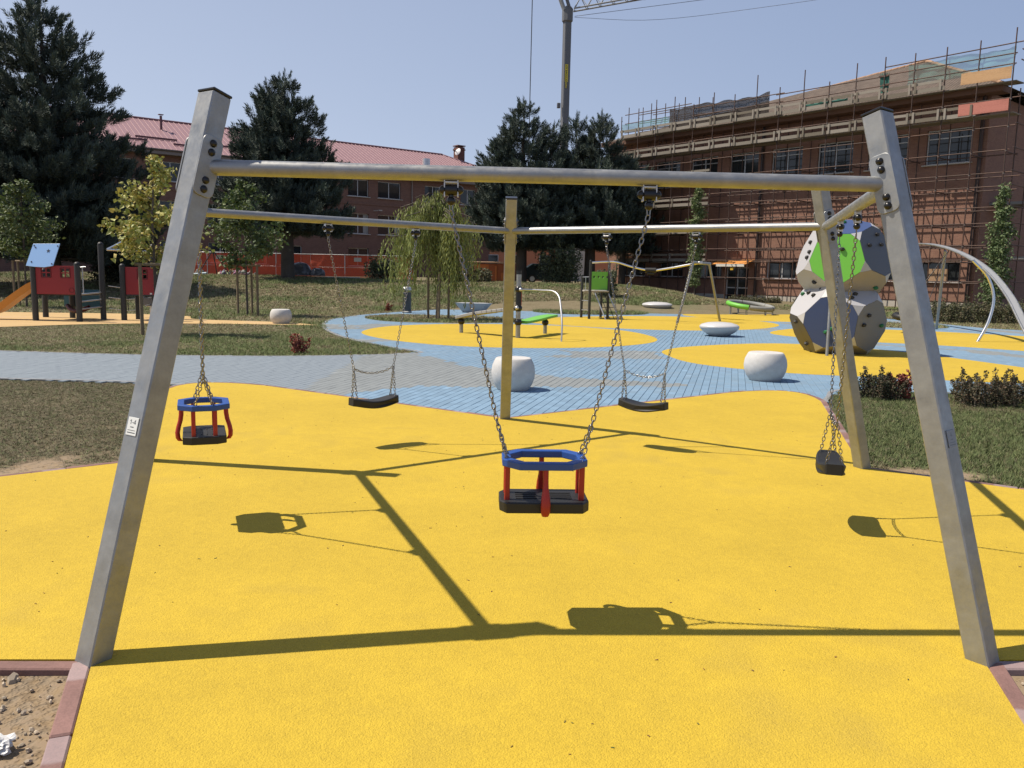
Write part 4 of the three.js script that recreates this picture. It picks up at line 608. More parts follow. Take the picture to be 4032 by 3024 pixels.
const hedgeC = [[0.085, 0.10, 0.035], [0.11, 0.105, 0.04], [0.065, 0.08, 0.03], [0.13, 0.10, 0.05]];
shrub('hedge', 'dense low hedge in front of the brick building at the far right', 21.2, -36.3, 5.2, 1.02, 2.0, 16000, 0.075, hedgeC, 80, undefined, 0, 0.05);
shrub('hedge', 'low scrubby planting along the foot of the brick wall by the door', 15.6, -53.2, 3.2, 0.55, 1.2, 5200, 0.08, hedgeC, 81, undefined, 0.05);
shrub('hedge', 'low scrubby planting under the ground-floor windows, behind the balance ring', 19.4, -50.3, 4.4, 0.62, 1.3, 6500, 0.08, hedgeC, 82, undefined, 0.05);
const ol = [[0.07, 0.095, 0.04], [0.11, 0.13, 0.06], [0.05, 0.07, 0.03]];
shrub('shrub', 'tall leafy shrub at the fence under the twin cedar', 3.2, -57.5, 2.4, 2.9, 1.6, 5200, 0.16, ol, 83);
shrub('shrub', 'dark shrub growing through the orange fence behind the bin', -9.4, -58.5, 2.0, 1.7, 1.3, 3200, 0.14, ol, 84);
shrub('shrub', 'dark shrub mass behind the playhouse bars', -22.5, -49, 4.5, 2.1, 2.0, 7000, 0.16, [[0.03, 0.04, 0.02], [0.04, 0.05, 0.022]], 85);
shrub('shrub', 'leafy shrub behind the small tower with the green panel', 5.2, -46.5, 1.0, 1.7, 0.9, 2200, 0.12, ol, 86);
shrub('shrub', 'tall weeds in front of the orange site hut', -3.2, -55, 3.4, 1.1, 1.4, 3600, 0.15, [[0.10, 0.10, 0.04], [0.13, 0.11, 0.05], [0.08, 0.09, 0.035]], 87);
// grass blades
{
  const r = rng(500), tuft = [0, 1].map((v) => tris((P) => { const a = r() * 6.28, x = rr(-0.03, 0.03, r), z = rr(-0.03, 0.03, r), l = rr(0.025, 0.06, r), ln = rr(0.3, 1.5, r), w = 0.0028, d = V(Math.cos(a) * ln, 1, Math.sin(a) * ln).normalize().multiplyScalar(l), s = V(-Math.sin(a), 0, Math.cos(a)).multiplyScalar(w); P.push(x - s.x, 0, z - s.z, x + s.x, 0, z + s.z, x + d.x, d.y, z + d.z); }, 9));
  const G = [lin(0.105, 0.14, 0.046), lin(0.135, 0.155, 0.056), lin(0.08, 0.108, 0.035)], D = [lin(0.15, 0.125, 0.07), lin(0.115, 0.10, 0.052), lin(0.27, 0.235, 0.15)];
  const onHard = (x, z) => inside(x, z, plazaPoly) || inside(x, z, padPoly) || inside(x, z, sandPoly), it = [[], []];
  const fill = (x0, x1, z0, z1, dens, sc) => { const n = Math.round((x1 - x0) * (z1 - z0) * dens); for (let i = 0; i < n; i++) { const x = rr(x0, x1, r), z = rr(z0, z1, r); if (Math.abs(x) > -z * 0.82 + 0.6) continue; const isl = islands.some((b) => inside(x, z, b)); if (onHard(x, z) && !isl) continue; if ([[0.13, 0], [-0.13, 0], [0, 0.13], [0, -0.13]].some(([a, b]) => inside(x + a, z + b, padPoly)) && r() < 0.9) continue; const b = isBare(x, z); if (r() < b * 0.97) continue;
    const nn = fbm(x * 0.35 + 3, z * 0.35 + 8, 5), g = sm(0.40, 0.62, nn + (x > 2 && z > -13 ? 0.13 : -0.03) - (z < -17 ? 0.035 : 0)), pal = r() < 0.25 + 0.62 * g ? G : D, s = sc * rr(0.6, 1.25, r) * (0.75 + 0.5 * g) * (b > 0.3 ? 0.6 : 1), k = rr(0.75, 1.25, r) * (z < -14 ? 1.4 : 1), c = pal[r() < 0.07 ? 2 : Math.floor(r() * (pal === D ? 2 : 3))].clone().multiplyScalar(k); it[i & 1].push({ p: V(x, isl ? 0.01 : gh(x, z) - 0.004, z), q: qy(r() * 6.28), s: V(sc * 1.1, s, sc * 1.1), c }); } };
  fill(-11, -2.6, -12.6, -5.4, 1700, 0.66); fill(2.9, 10.5, -12.9, -6, 1300, 0.9); fill(-2.6, -1.4, -3.3, -2.2, 60, 0.7); fill(-14.5, -1.5, -24.6, -15.8, 420, 1.15); fill(-26, -4, -36, -24.5, 90, 2.0); fill(-6, 8, -45, -28, 90, 1.9); fill(-34, 12, -58, -36, 60, 3.0); fill(8, 26, -50, -28, 60, 2.4);
  const gm = new THREE.MeshStandardMaterial({ color: 0xffffff, roughness: 0.8, side: THREE.DoubleSide });
  it.forEach((a, i) => { const o = inst(numbered('grass'), tuft[i], gm, a, scene); tag(o, i ? 'dry straw-flecked grass blades covering the lawns' : 'short green and dry grass blades covering the lawns', 'grass'); }); console.log('tufts', it[0].length * 2);
}

// ---------- buildings ----------
const brickTex = tex(1024, 2.6, (u, v, N) => {
  const rows = 40, row = Math.floor(v * rows), fv = v * rows - row, cols = 11, uu = u * cols + (row & 1) * 0.5, ci = Math.floor(uu), fu = uu - ci, j = fv < 0.14 || fu < 0.045, h = hash(((ci % cols) + cols) % cols * 7 + 3, row * 13), n = N(7) * 0.5 + N(200) * 0.5, s = 0.86 + h * 0.22 + (n - 0.5) * 0.2;
  return j ? [0.62 * s, 0.66 * s, 0.66 * s] : [s, s * (0.96 + h * 0.08), s];
});
const BRICK = mat([0.262, 0.142, 0.10], 0.9, 0, { map: brickTex, bumpMap: brickTex, bumpScale: 0.008 }), BRICKL = mat([0.20, 0.112, 0.085], 0.9, 0, { map: brickTex });
const PLASTER = mat([0.45, 0.43, 0.40], 0.9), GLASS = new THREE.MeshPhysicalMaterial({ color: lin(0.025, 0.028, 0.03), roughness: 0.06, specularIntensity: 1 }), ALU = mat([0.50, 0.51, 0.52], 0.45, 0.3), DARKF = mat([0.03, 0.03, 0.03], 0.6), CURT = mat([0.30, 0.30, 0.29], 0.9);
const wallShape = (x0, x1, y0, y1, holes) => { const s = shape([[x0, y0], [x1, y0], [x1, y1], [x0, y1]]); for (const [a, b, c, d] of holes) s.holes.push(new THREE.Path([[a, c], [a, d], [b, d], [b, c]].map(([x, y]) => new THREE.Vector2(x, y)))); return s; };
function win(par, x0, x1, y0, y1, z, o = {}) {   // recessed window: frame, mullion, two panes, sill
  const w = new THREE.Group(); w.name = 'window'; w.position.set((x0 + x1) / 2, y0, z); par.add(w); const W = x1 - x0, H = y1 - y0, f = 0.07, fm = o.frame ?? ALU;
  part('window_frame', [box(W, f, 0.08, 0, f / 2), box(W, f, 0.08, 0, H - f / 2), box(f, H - 2 * f, 0.08, -W / 2 + f / 2, H / 2), box(f, H - 2 * f, 0.08, W / 2 - f / 2, H / 2), box(f, H - 2 * f, 0.08, 0, H / 2), ...(o.transom ? [box(W / 2 - 1.5 * f, 0.06, 0.07, -W / 4, o.transom), box(W / 2 - 1.5 * f, 0.06, 0.07, W / 4, o.transom)] : [])], fm, w);
  for (const s of [-1, 1]) { part('pane', [box(W / 2 - f, H - 2 * f + 0.02, 0.012, s * W / 4, H / 2, -0.02)], GLASS, w); if (o.bars) { part('glazing_bar', [box(0.035, H - 2 * f, 0.02, s * W / 4, (o.transom ?? H) / 2, 0.005)], DARKF, w); part('glazing_bar', [box(W / 2 - f * 1.6, 0.035, 0.02, s * W / 4, (o.transom ?? H) * 0.48, 0.03)], DARKF, w); } }
  if (o.curtain) part('curtain', [box(W * 0.2, H - 0.2, 0.02, W * 0.36, H / 2, -0.013)], CURT, w);
  part('window_sill', [cbox(W + 0.3, 0.07, 0.42, 0.01, 0, -0.04, 0.16)], o.sill ?? PLASTER, w); return w;
}
// --- left wing, pink metal roof ---
{
  // local frame: origin (-16.2,-85) on the facade, x along (0.8,-0.6), z out towards the playground
  const t = thing('school_wing', 'long brick building with pink metal roof and chimney behind the cedars', 'building', -16.2, 0, -85, Math.atan2(0.6, 0.8)), X0 = -36, X1 = 22, D = 14, EY = 11.75, RY = 15.5, holes = [];
  const colsU = [[-33.8, -31.6], [-30.6, -28.4], [-26.8, -24.6], [-23.4, -21.2], [-19.1, -16.9], [-14.9, -12.7], [-11.6, -9.4], [-8.1, -5.9], [-0.95, 1.37], [2.42, 5.1], [8.0, 10.2], [12.6, 14.6], [17, 19]];
  for (const [a, b] of colsU) { holes.push([a, b, 9.25, 10.95], [a, b, 5.5, 7.55]); if (a !== 8) holes.push([a, b, 2.2, 4.05]); }
  part('wall', [extr(wallShape(X0, X1, 0.2, EY, holes), 0.4).translate(0, 0, -0.4)], BRICKL, t);
  part('side_wall', [box(0.4, EY - 0.2, D - 0.4, X1 - 0.2, (EY + 0.2) / 2, -D / 2 - 0.2)], BRICKL, t); part('rear_wall', [box(X1 - X0, EY - 0.2, 0.4, (X0 + X1) / 2, (EY + 0.2) / 2, -D)], BRICKL, t);
  holes.forEach(([a, b, c, d], i) => win(t, a, b, c, d, -0.22, { curtain: i % 3 === 1, transom: undefined }));
  part('eaves', [box(X1 - X0 + 1.6, 0.32, 0.8, (X0 + X1) / 2, EY - 0.14, 0.42)], mat([0.22, 0.19, 0.175], 0.8), t); part('gutter', [cyl(V(X0, EY + 0.06, 0.88), V(X1 + 0.7, EY + 0.06, 0.88), 0.09, 8)], mat([0.10, 0.08, 0.075], 0.6), t);
  for (const x of [6.4, -11]) part('downpipe', [cyl(V(x, 0.5, 0.1), V(x, EY, 0.1), 0.06, 8)], mat([0.25, 0.22, 0.20], 0.6), t);
  part('course_band', [box(X1 - X0, 0.18, 0.06, (X0 + X1) / 2, 8.55, 0.03)], BRICKL, t); part('wall_lamp', [cyl(V(1.9, 7.9, 0), V(2.3, 7.95, 0.5), 0.04, 6), box(0.35, 0.1, 0.2, 2.4, 7.95, 0.55)], PLASTER, t);
  const ROOF = mat([0.285, 0.168, 0.18], 0.5, 0.1), RIB = ROOF, pos = [], E = EY + 0.1, ov = 0.95, hz = -D / 2, e1 = X1 + ov, hip = X1 - 7.5;
  const roofPlane = (a, b, c, d) => { const n = b.clone().sub(a).cross(c.clone().sub(a)); if (n.y < 0) [b, d] = [d, b]; pos.push(a, b, c, a, c, d); };
  roofPlane(V(X0, E, ov), V(e1, E, ov), V(hip, RY, hz), V(X0, RY, hz)); roofPlane(V(X0, E, -D - ov), V(X0, RY, hz), V(hip, RY, hz), V(e1, E, -D - ov)); roofPlane(V(e1, E, ov), V(e1, E, -D - ov), V(hip, RY, hz), V(hip, RY, hz));
  const g = new THREE.BufferGeometry().setFromPoints(pos); g.computeVertexNormals(); const roof = part('roof', metric(g), ROOF, t);
  for (let i = 0, n = 130; i < n; i++) { const x = X0 + (e1 - X0) * (i + 0.5) / n, f = x > hip ? (e1 - x) / (e1 - hip) : 1, a = V(x, E + 0.02, ov), b = V(x, E + (RY - E) * f + 0.02, ov + (hz - ov) * f); if (f < 0.05) continue; part('roof_rib', [cyl(a, b, 0.045, 4)], RIB, roof); }
  part('ridge_cap', [cyl(V(X0, RY + 0.03, hz), V(hip, RY + 0.03, hz), 0.13, 6)], mat([0.16, 0.07, 0.075], 0.6), roof); part('hip_cap', [cyl(V(e1, E + 0.03, ov), V(hip, RY + 0.03, hz), 0.09, 6)], ROOF, roof);
  const slope = (x, s) => V(x, E + (RY - E) * s, ov + (hz - ov) * s);
  for (const [a, b, s] of [[-20.5, -17, 0.30], [-15.3, -12.2, 0.27], [-22, -19.7, 0.20], [-17.6, -14.2, 0.16]]) { const p = slope((a + b) / 2, s); part('snow_guard', [box(b - a, 0.16, 0.06, p.x, p.y + 0.12, p.z)], mat([0.13, 0.05, 0.055], 0.6), roof); }
  { const p = slope(-17.6, 0.66); part('roof_vent_pipe', [cyl(p, p.clone().add(V(0, 1.25, 0)), 0.11, 10), box(0.42, 0.05, 0.42, p.x, p.y + 1.36, p.z)], mat([0.12, 0.045, 0.05], 0.6), roof); const q = slope(9.6, 0.42); part('roof_vent', [cyl(q.clone().add(V(0, -0.3, 0)), q.clone().add(V(0, 0.75, 0)), 0.42, 14)], STEEL, roof); }
  { const c = V(hip + 2.0, RY - 0.8, hz + 0.6), ch = part('chimney', [box(0.95, 2.6, 0.95, c.x, c.y + 0.5, c.z), box(1.1, 0.12, 1.1, c.x, c.y + 1.5, c.z), box(1.1, 0.10, 1.1, c.x, c.y + 1.95, c.z)], mat([0.15, 0.065, 0.05], 0.9, 0, { map: brickTex }), roof); 
    part('satellite_dish', flat(mv(new THREE.SphereGeometry(0.75, 18, 8, 0, 2 * PI, 0, 0.62).scale(1, 0.8, 1), 0, 0, 0)), mat([0.62, 0.62, 0.62], 0.5, 0, { side: THREE.DoubleSide }), ch).position.set(0, 0, 0); const d = ch.children[0]; d.rotation.set(0.5, 0, 1.15); d.position.set(c.x - 0.2, c.y + 1.0, c.z + 0.6); part('dish_arm', [cyl(V(c.x - 0.6, c.y + 1.05, c.z + 0.6), V(c.x - 1.55, c.y + 1.3, c.z + 1.1), 0.04, 5)], DARKF, ch); }
}
// --- right wing with scaffold: local x = t along (0.647,0.763) towards the viewer, local z = out of the wall ---
const RBang = Math.atan2(-0.763, 0.647), RB0 = V(16.4, 0, -60);
{
  const t = thing('brick_building', 'tall brick building with two rows of windows, wrapped in scaffolding at the right', 'building', RB0.x, 0, RB0.z, RBang), X0 = -13, X1 = 15.9, D = 13, EY = 12.35, holes = [];
  const up = [[-11.6, -9.2], [-8.3, -5.9], [-4.85, -2.45], [-1.4, 1.0], [2.05, 4.4], [5.5, 7.95], [8.95, 11.4], [12.53, 15.05]], lo = [[-11.4, -9.0], [-7.6, -5.2], [-3.9, -1.6], [2.1, 4.46], [5.6, 7.95], [9.1, 11.45], [12.74, 15.07]];
  for (const [a, b] of up) holes.push([a, b, 8.65, 10.65]); for (const [a, b] of lo) holes.push([a, b, 1.75, 2.98]); holes.push([-1.24, 0.7, 0.55, 2.55]);
  part('wall', [extr(wallShape(X0, X1, 0.5, EY, holes), 0.42).translate(0, 0, -0.42)], BRICK, t); part('plinth', [box(-1.26 - X0, 0.9, 0.5, (X0 - 1.26) / 2, 0.1, -0.22), box(X1 - 0.72, 0.9, 0.5, (X1 + 0.72) / 2, 0.1, -0.22)], mat([0.42, 0.39, 0.34], 0.9), t);
  part('side_wall', [box(0.42, EY, D - 0.42, X1 - 0.21, EY / 2, -D / 2 - 0.21)], BRICK, t); part('side_wall', [box(0.42, EY, D - 0.42, X0 + 0.21, EY / 2, -D / 2 - 0.21)], BRICK, t); part('rear_wall', [box(X1 - X0, EY, 0.4, (X0 + X1) / 2, EY / 2, -D)], BRICK, t);
  up.forEach(([a, b], i) => win(t, a, b, 8.65, 10.65, -0.2, { bars: true, transom: 1.5 })); lo.forEach(([a, b], i) => { const w = win(t, a, b, 1.75, 2.98, -0.25, {}); if (i === 6) part('board', [box(1.15, 0.72, 0.02, -0.15, 0.42, 0.06)], mat([0.33, 0.21, 0.12], 0.8), w); });
  const dr = new THREE.Group(); dr.name = 'door'; dr.position.set(-0.27, 0, -0.2); t.add(dr); part('door_frame', [box(0.08, 2.5, 0.1, -0.93, 1.27), box(0.08, 2.5, 0.1, 0.93, 1.27), box(0.08, 2.5, 0.1, 0, 1.27), box(1.78, 0.08, 0.1, 0, 2.5), box(0.80, 0.08, 0.1, -0.47, 1.05), box(0.80, 0.08, 0.1, 0.47, 1.05), box(0.80, 0.2, 0.1, -0.47, 0.12), box(0.80, 0.2, 0.1, 0.47, 0.12)], ALU, dr); for (const s of [-1, 1]) for (const [y, h] of [[0.62, 0.8], [1.76, 1.4]]) part('pane', [box(0.82, h, 0.012, s * 0.46, y, -0.02)], GLASS, dr);
  const cn = new THREE.Group(); cn.name = 'door_canopy'; t.add(cn); part('canopy_boards', [mv(box(3.0, 0.06, 1.3), -0.3, 2.88, 0.6, 0, 0.28)], mat([0.62, 0.26, 0.06], 0.7), cn, 'orange canopy boards'); part('canopy_fascia', [box(2.4, 0.2, 0.05, -0.05, 2.66, 1.24)], mat([0.66, 0.64, 0.58], 0.7), cn); part('site_lamp', [box(0.22, 0.22, 0.12, 0.1, 2.42, 1.15)], mat([0.65, 0.40, 0.04], 0.5), cn);
  for (const x of [1.39, 15.6]) part('downpipe', [cyl(V(x, 0.2, 0.14), V(x, EY, 0.14), 0.10, 10)], mat([0.035, 0.022, 0.02], 0.5), t);
  part('eaves', [box(X1 - X0 + 1.2, 0.3, 1.2, (X0 + X1) / 2 + 0.3, EY + 0.0, 0.5)], mat([0.14, 0.075, 0.05], 0.9), t);
  const roofTex = tex(512, 4, (u, v, N) => { const s = 0.85 + (N(17) - 0.5) * 0.35 + (N(70) - 0.5) * 0.35; return [s, s * 0.97, s * 0.95]; }), roofBump = tex(512, 4, (u, v, N) => { const r = Math.abs(Math.sin(u * PI * 20)) * 0.8 + N(60) * 0.2; return [r, r, r]; }, false);
  const RF = mat([0.125, 0.098, 0.078], 0.95, 0, { map: roofTex, bumpMap: roofBump, bumpScale: 0.06 }), pos = [], E = EY + 0.2, hz = -D / 2, q = (a, b, c, d) => { if (b.clone().sub(a).cross(c.clone().sub(a)).y < 0) [b, d] = [d, b]; pos.push(a, b, c, a, c, d); };
  const A = V(X0 - 0.8, E, 1.0), B = V(X1 + 0.9, E, 1.0), C = V(9.2, 16.35, hz), Dd = V(X0 + 2, 14.55, hz), A2 = V(X0 - 0.8, E, -D - 1), B2 = V(X1 + 0.9, E, -D - 1);
  q(A, B, C, Dd); q(B, B2, C, C); q(A2, Dd, C, B2); q(A, Dd, A2, A2); const g = new THREE.BufferGeometry().setFromPoints(pos.filter((_, i) => true)); g.computeVertexNormals(); const roof = part('roof', metric(g), RF, t, 'dusty brown tiled roof');
  const capM = mat([0.32, 0.20, 0.13], 0.95), cap = (a, b, n) => { for (let i = 0; i < n; i++) { const p = a.clone().lerp(b, i / n), e = a.clone().lerp(b, (i + 0.93) / n); part('ridge_tile', [cyl(p.add(V(0, 0.03 + rr(-0.02, 0.03), 0)), e.add(V(0, 0.06, 0)), 0.12, 6, 0.10)], capM, roof); } }; cap(Dd, C, 44); cap(C, B, 20);
  // stair landings of the end face
  for (const y of [3.2, 6.3]) part('landing', [box(2.2, 0.16, 3.0, X1 + 1.0, y, -2.6)], mat([0.2, 0.2, 0.2], 0.9), t);
}
// --- scaffold ---
{
  const s = thing('scaffolding', 'rusty tube scaffolding with timber boards covering the brick facade', 'scaffolding', RB0.x, 0, RB0.z, RBang);
  const rustT = tex(256, 0.8, (u, v, N) => { const a = N(6) * 0.5 + N(30) * 0.5, k = sm(0.4, 0.65, a); return [0.065 + 0.055 * k, 0.042 + 0.022 * k, 0.034 + 0.012 * k]; });
  const RUST = new THREE.MeshStandardMaterial({ map: rustT, roughness: 0.65, metalness: 0.3 }), CLAMP = mat([0.17, 0.15, 0.14], 0.5, 0.5), uc = new THREE.CylinderGeometry(1, 1, 1, 6), rs = rng(19);
  const bar = (nm, a, b, r = 0.033) => { const d = b.clone().sub(a), o = lit(new THREE.Mesh(uc, RUST)); o.name = nm; o.position.copy(a).add(b).multiplyScalar(0.5); o.quaternion.copy(qdir(d.clone().normalize())); o.scale.set(r, d.length(), r); s.add(o); return o; };
  const zo = 1.75, zi = 0.45, P0 = -10.52, dp = 1.752, NP = 17, px = (i) => P0 + i * dp, plats = [12.5, 10.85];
  for (let i = 0; i < NP; i++) { const tall = [14.2, 14.6, 15.0, 14.97, 14.2, 14.75, 14.37, 15.36, 14.3, 15.1, 14.1, 14.9, 14.95, 14.85, 14.86, 14.87, 15.2][i]; bar('standard', V(px(i), 0.05, zo), V(px(i), tall, zo)); bar('standard', V(px(i), 0.05, zi), V(px(i), 12.3, zi)); }
  const rows = [1.72, 2.93, 3.74, 4.95, 5.82, 6.93, 7.66, 8.85, 10.11, 11.56, 13.32, 13.85]; 
  for (const y of rows) for (let i = 0; i < 4; i++) { const a = px(i * 4) - rr(0.1, 0.4, rs), b = Math.min(px(NP - 1) + 0.5, px(i * 4 + 4) + rr(0.1, 0.5, rs)); if (y > 13 && i === 0) continue; bar('ledger', V(a, y + (i & 1) * 0.06, zo - 0.05), V(b, y + (i & 1) * 0.06, zo - 0.05)); if (y < 9.5) bar('ledger', V(a, y - 0.03, zi + 0.05), V(b, y - 0.03, zi + 0.05)); }
  bar('ledger', V(px(12), 14.37, zo - 0.05), V(px(16) + 0.4, 14.45, zo - 0.05));
  for (const y of [2.93, 4.95, 6.93, 8.85]) for (let i = 0; i < NP; i++) bar('transom', V(px(i) + 0.06, y - 0.06, zi - 0.25), V(px(i) + 0.06, y - 0.06, zo + 0.18));
  const it = []; for (let i = 0; i < NP; i++) for (const y of rows) it.push({ p: V(px(i), y, zo - 0.02), q: qe(0, 0, 0), s: V(0.09, 0.09, 0.10) }); inst('couplers', cbox(1, 1, 1, 0.2), CLAMP, it, s);
  const wt = [mat([0.215, 0.195, 0.163], 0.9, 0, { map: woodTex }), mat([0.155, 0.135, 0.105], 0.9, 0, { map: woodTex }), mat([0.27, 0.245, 0.21], 0.9, 0, { map: woodTex })], ub = box(1, 1, 1);
  const plank = (nm, x0, x1, y, z, h, d, m) => { const o = lit(new THREE.Mesh(ub, m ?? wt[Math.floor(rs() * 3)])); o.name = nm; o.position.set((x0 + x1) / 2, y + rr(-0.015, 0.015, rs), z); o.scale.set(x1 - x0, h, d); o.rotation.z = rr(-0.006, 0.006, rs); s.add(o); };
  plats.forEach((y, k) => {
    for (let i = 0; i < NP - 1; i += 2) { const a = px(i) - 0.15, b = px(Math.min(NP - 1, i + 2)) + 0.15; for (let j = 0; j < 4; j++) plank('deck_plank', a, b, y + (i & 2) * 0.012, zi + 0.14 + j * 0.29, 0.045, 0.28); }
    for (let i = 0; i < NP - 1; i++) { const a = px(i) + 0.03, b = px(i + 1) - 0.03; if (i >= 15) { plank('toe_board', px(14) + 0.9, px(16) - 0.05, y + 0.42, zo + 0.06, 0.62, 0.03, k ? mat([0.45, 0.17, 0.135], 0.8, 0, { map: woodTex }) : mat([0.50, 0.31, 0.16], 0.8, 0, { map: woodTex })); continue; } if (i === 14 && k === 0) continue; plank('toe_board', a, b + (i % 3 ? 0.1 : 0), y + 0.14, zo + 0.045 + (i & 1) * 0.035, 0.22, 0.03); plank('guard_board', a - 0.1, b, y + 0.52 + (i % 3) * 0.02, zo + 0.045 + (i & 1) * 0.035, 0.16, 0.03); for (const x of [a + 0.1, b - 0.2]) plank('board_cleat', x, x + 0.12, y + 0.33, zo + 0.10 + (i & 1) * 0.035, 0.62, 0.03); }
  });
  for (const y of [2.85, 4.9, 6.9, 8.85]) for (let i = 0; i < 5; i++) { for (let j = 0; j < 4; j++) plank('deck_plank', px(i) - 0.1, px(i + 1) + 0.1, y + (i & 1) * 0.05, zi + 0.14 + j * 0.29, 0.045, 0.28); plank('toe_board', px(i) + 0.05, px(i + 1) - 0.05, y + 0.16, zo + 0.05, 0.22, 0.03); plank('guard_board', px(i) + 0.05, px(i + 1) - 0.05, y + 0.55, zo + 0.05, 0.16, 0.03); plank('board_cleat', px(i) + 0.15, px(i) + 0.27, y + 0.36, zo + 0.085, 0.6, 0.03); }
  for (const x of [px(2), px(2) + 0.35]) bar('ladder_rail', V(x, 10.9, zo - 0.5), V(x, 12.6, zo - 0.5), 0.02); for (let i = 0; i < 5; i++) bar('ladder_rung', V(px(2), 11.1 + i * 0.32, zo - 0.5), V(px(2) + 0.35, 11.1 + i * 0.32, zo - 0.5), 0.015);
  // end face and upper left corner cage
  for (let j = 1; j < 5; j++) { bar('standard', V(px(16) + 0.5, 0.05, zo - j * 1.8), V(px(16) + 0.5, 14.4, zo - j * 1.8)); } for (const y of rows) bar('ledger', V(px(16) + 0.5, y + 0.1, zo + 0.4), V(px(16) + 0.5, y + 0.1, zo - 7.4));
  for (let j = 1; j < 4; j++) for (const x of [px(0) - 0.8, px(1) - 0.2, px(3) - 0.4]) bar('standard', V(x, 12.4, zo - j * 1.7), V(x, 15.0 + j * 0.25, zo - j * 1.7)); for (let j = 0; j < 3; j++) for (const y of [13.3, 14.0, 14.7]) bar('ledger', V(px(0) - 1.2, y + j * 0.25, zo - (j + 1) * 1.7), V(px(3) + 0.2, y + j * 0.25, zo - (j + 1) * 1.7));
  // dust netting hung behind the top rails
  const net = (x0, x1, y0, y1, z, m, seed) => { const nx = 40, ny = 8, P = [], I = []; for (let j = 0; j <= ny; j++) for (let i = 0; i <= nx; i++) { const u = i / nx, v = j / ny, x = x0 + (x1 - x0) * u; P.push(x, y0 + (y1 - y0) * v + (j === ny ? (fbm(x * 0.9 + seed, 2, 3) - 0.5) * 0.35 - 0.12 * Math.sin(u * PI * 5) ** 2 : 0), z + (fbm(x * 1.6 + seed, v * 3, 3) - 0.5) * 0.28 * (1 - 0.6 * v)); } for (let j = 0; j < ny; j++) for (let i = 0; i < nx; i++) { const a = j * (nx + 1) + i; I.push(a, a + 1, a + nx + 1, a + 1, a + nx + 2, a + nx + 1); } const g = new THREE.BufferGeometry(); g.setAttribute('position', new THREE.Float32BufferAttribute(P, 3)); g.setIndex(I); g.computeVertexNormals(); return part('dust_net', flat(g), m, s); };
  const al = tex(128, 0.11, (u, v, N) => { const a = (Math.abs(u * 8 % 1 - 0.5) > 0.14 || Math.abs(v * 8 % 1 - 0.5) > 0.14) ? 1 : 0; return [a, a, a]; }, false);
  net(px(3) - 0.6, px(7) + 0.9, 12.6, 14.15, zo - 0.16, mat([0.028, 0.022, 0.02], 0.9, 0, { side: THREE.DoubleSide, alphaMap: al, alphaTest: 0.5 }), 4);
  const teal = mat([0.10, 0.27, 0.25], 0.9, 0, { side: THREE.DoubleSide, transparent: true, opacity: 0.42 });
  net(px(13) - 0.4, px(16), 13.1, 14.35, zo - 0.14, teal, 9); net(px(0) - 0.3, px(3), 13.0, 13.7, zo - 0.3, teal, 14);
  const rag = mat([0.03, 0.12, 0.10], 0.9, 0, { side: THREE.DoubleSide }); net(px(12) - 0.3, px(12) + 0.25, 12.9, 14.0, zo - 0.09, rag, 6); net(px(9), px(10) + 1.2, 12.7, 12.98, zo - 0.12, rag, 7);
}
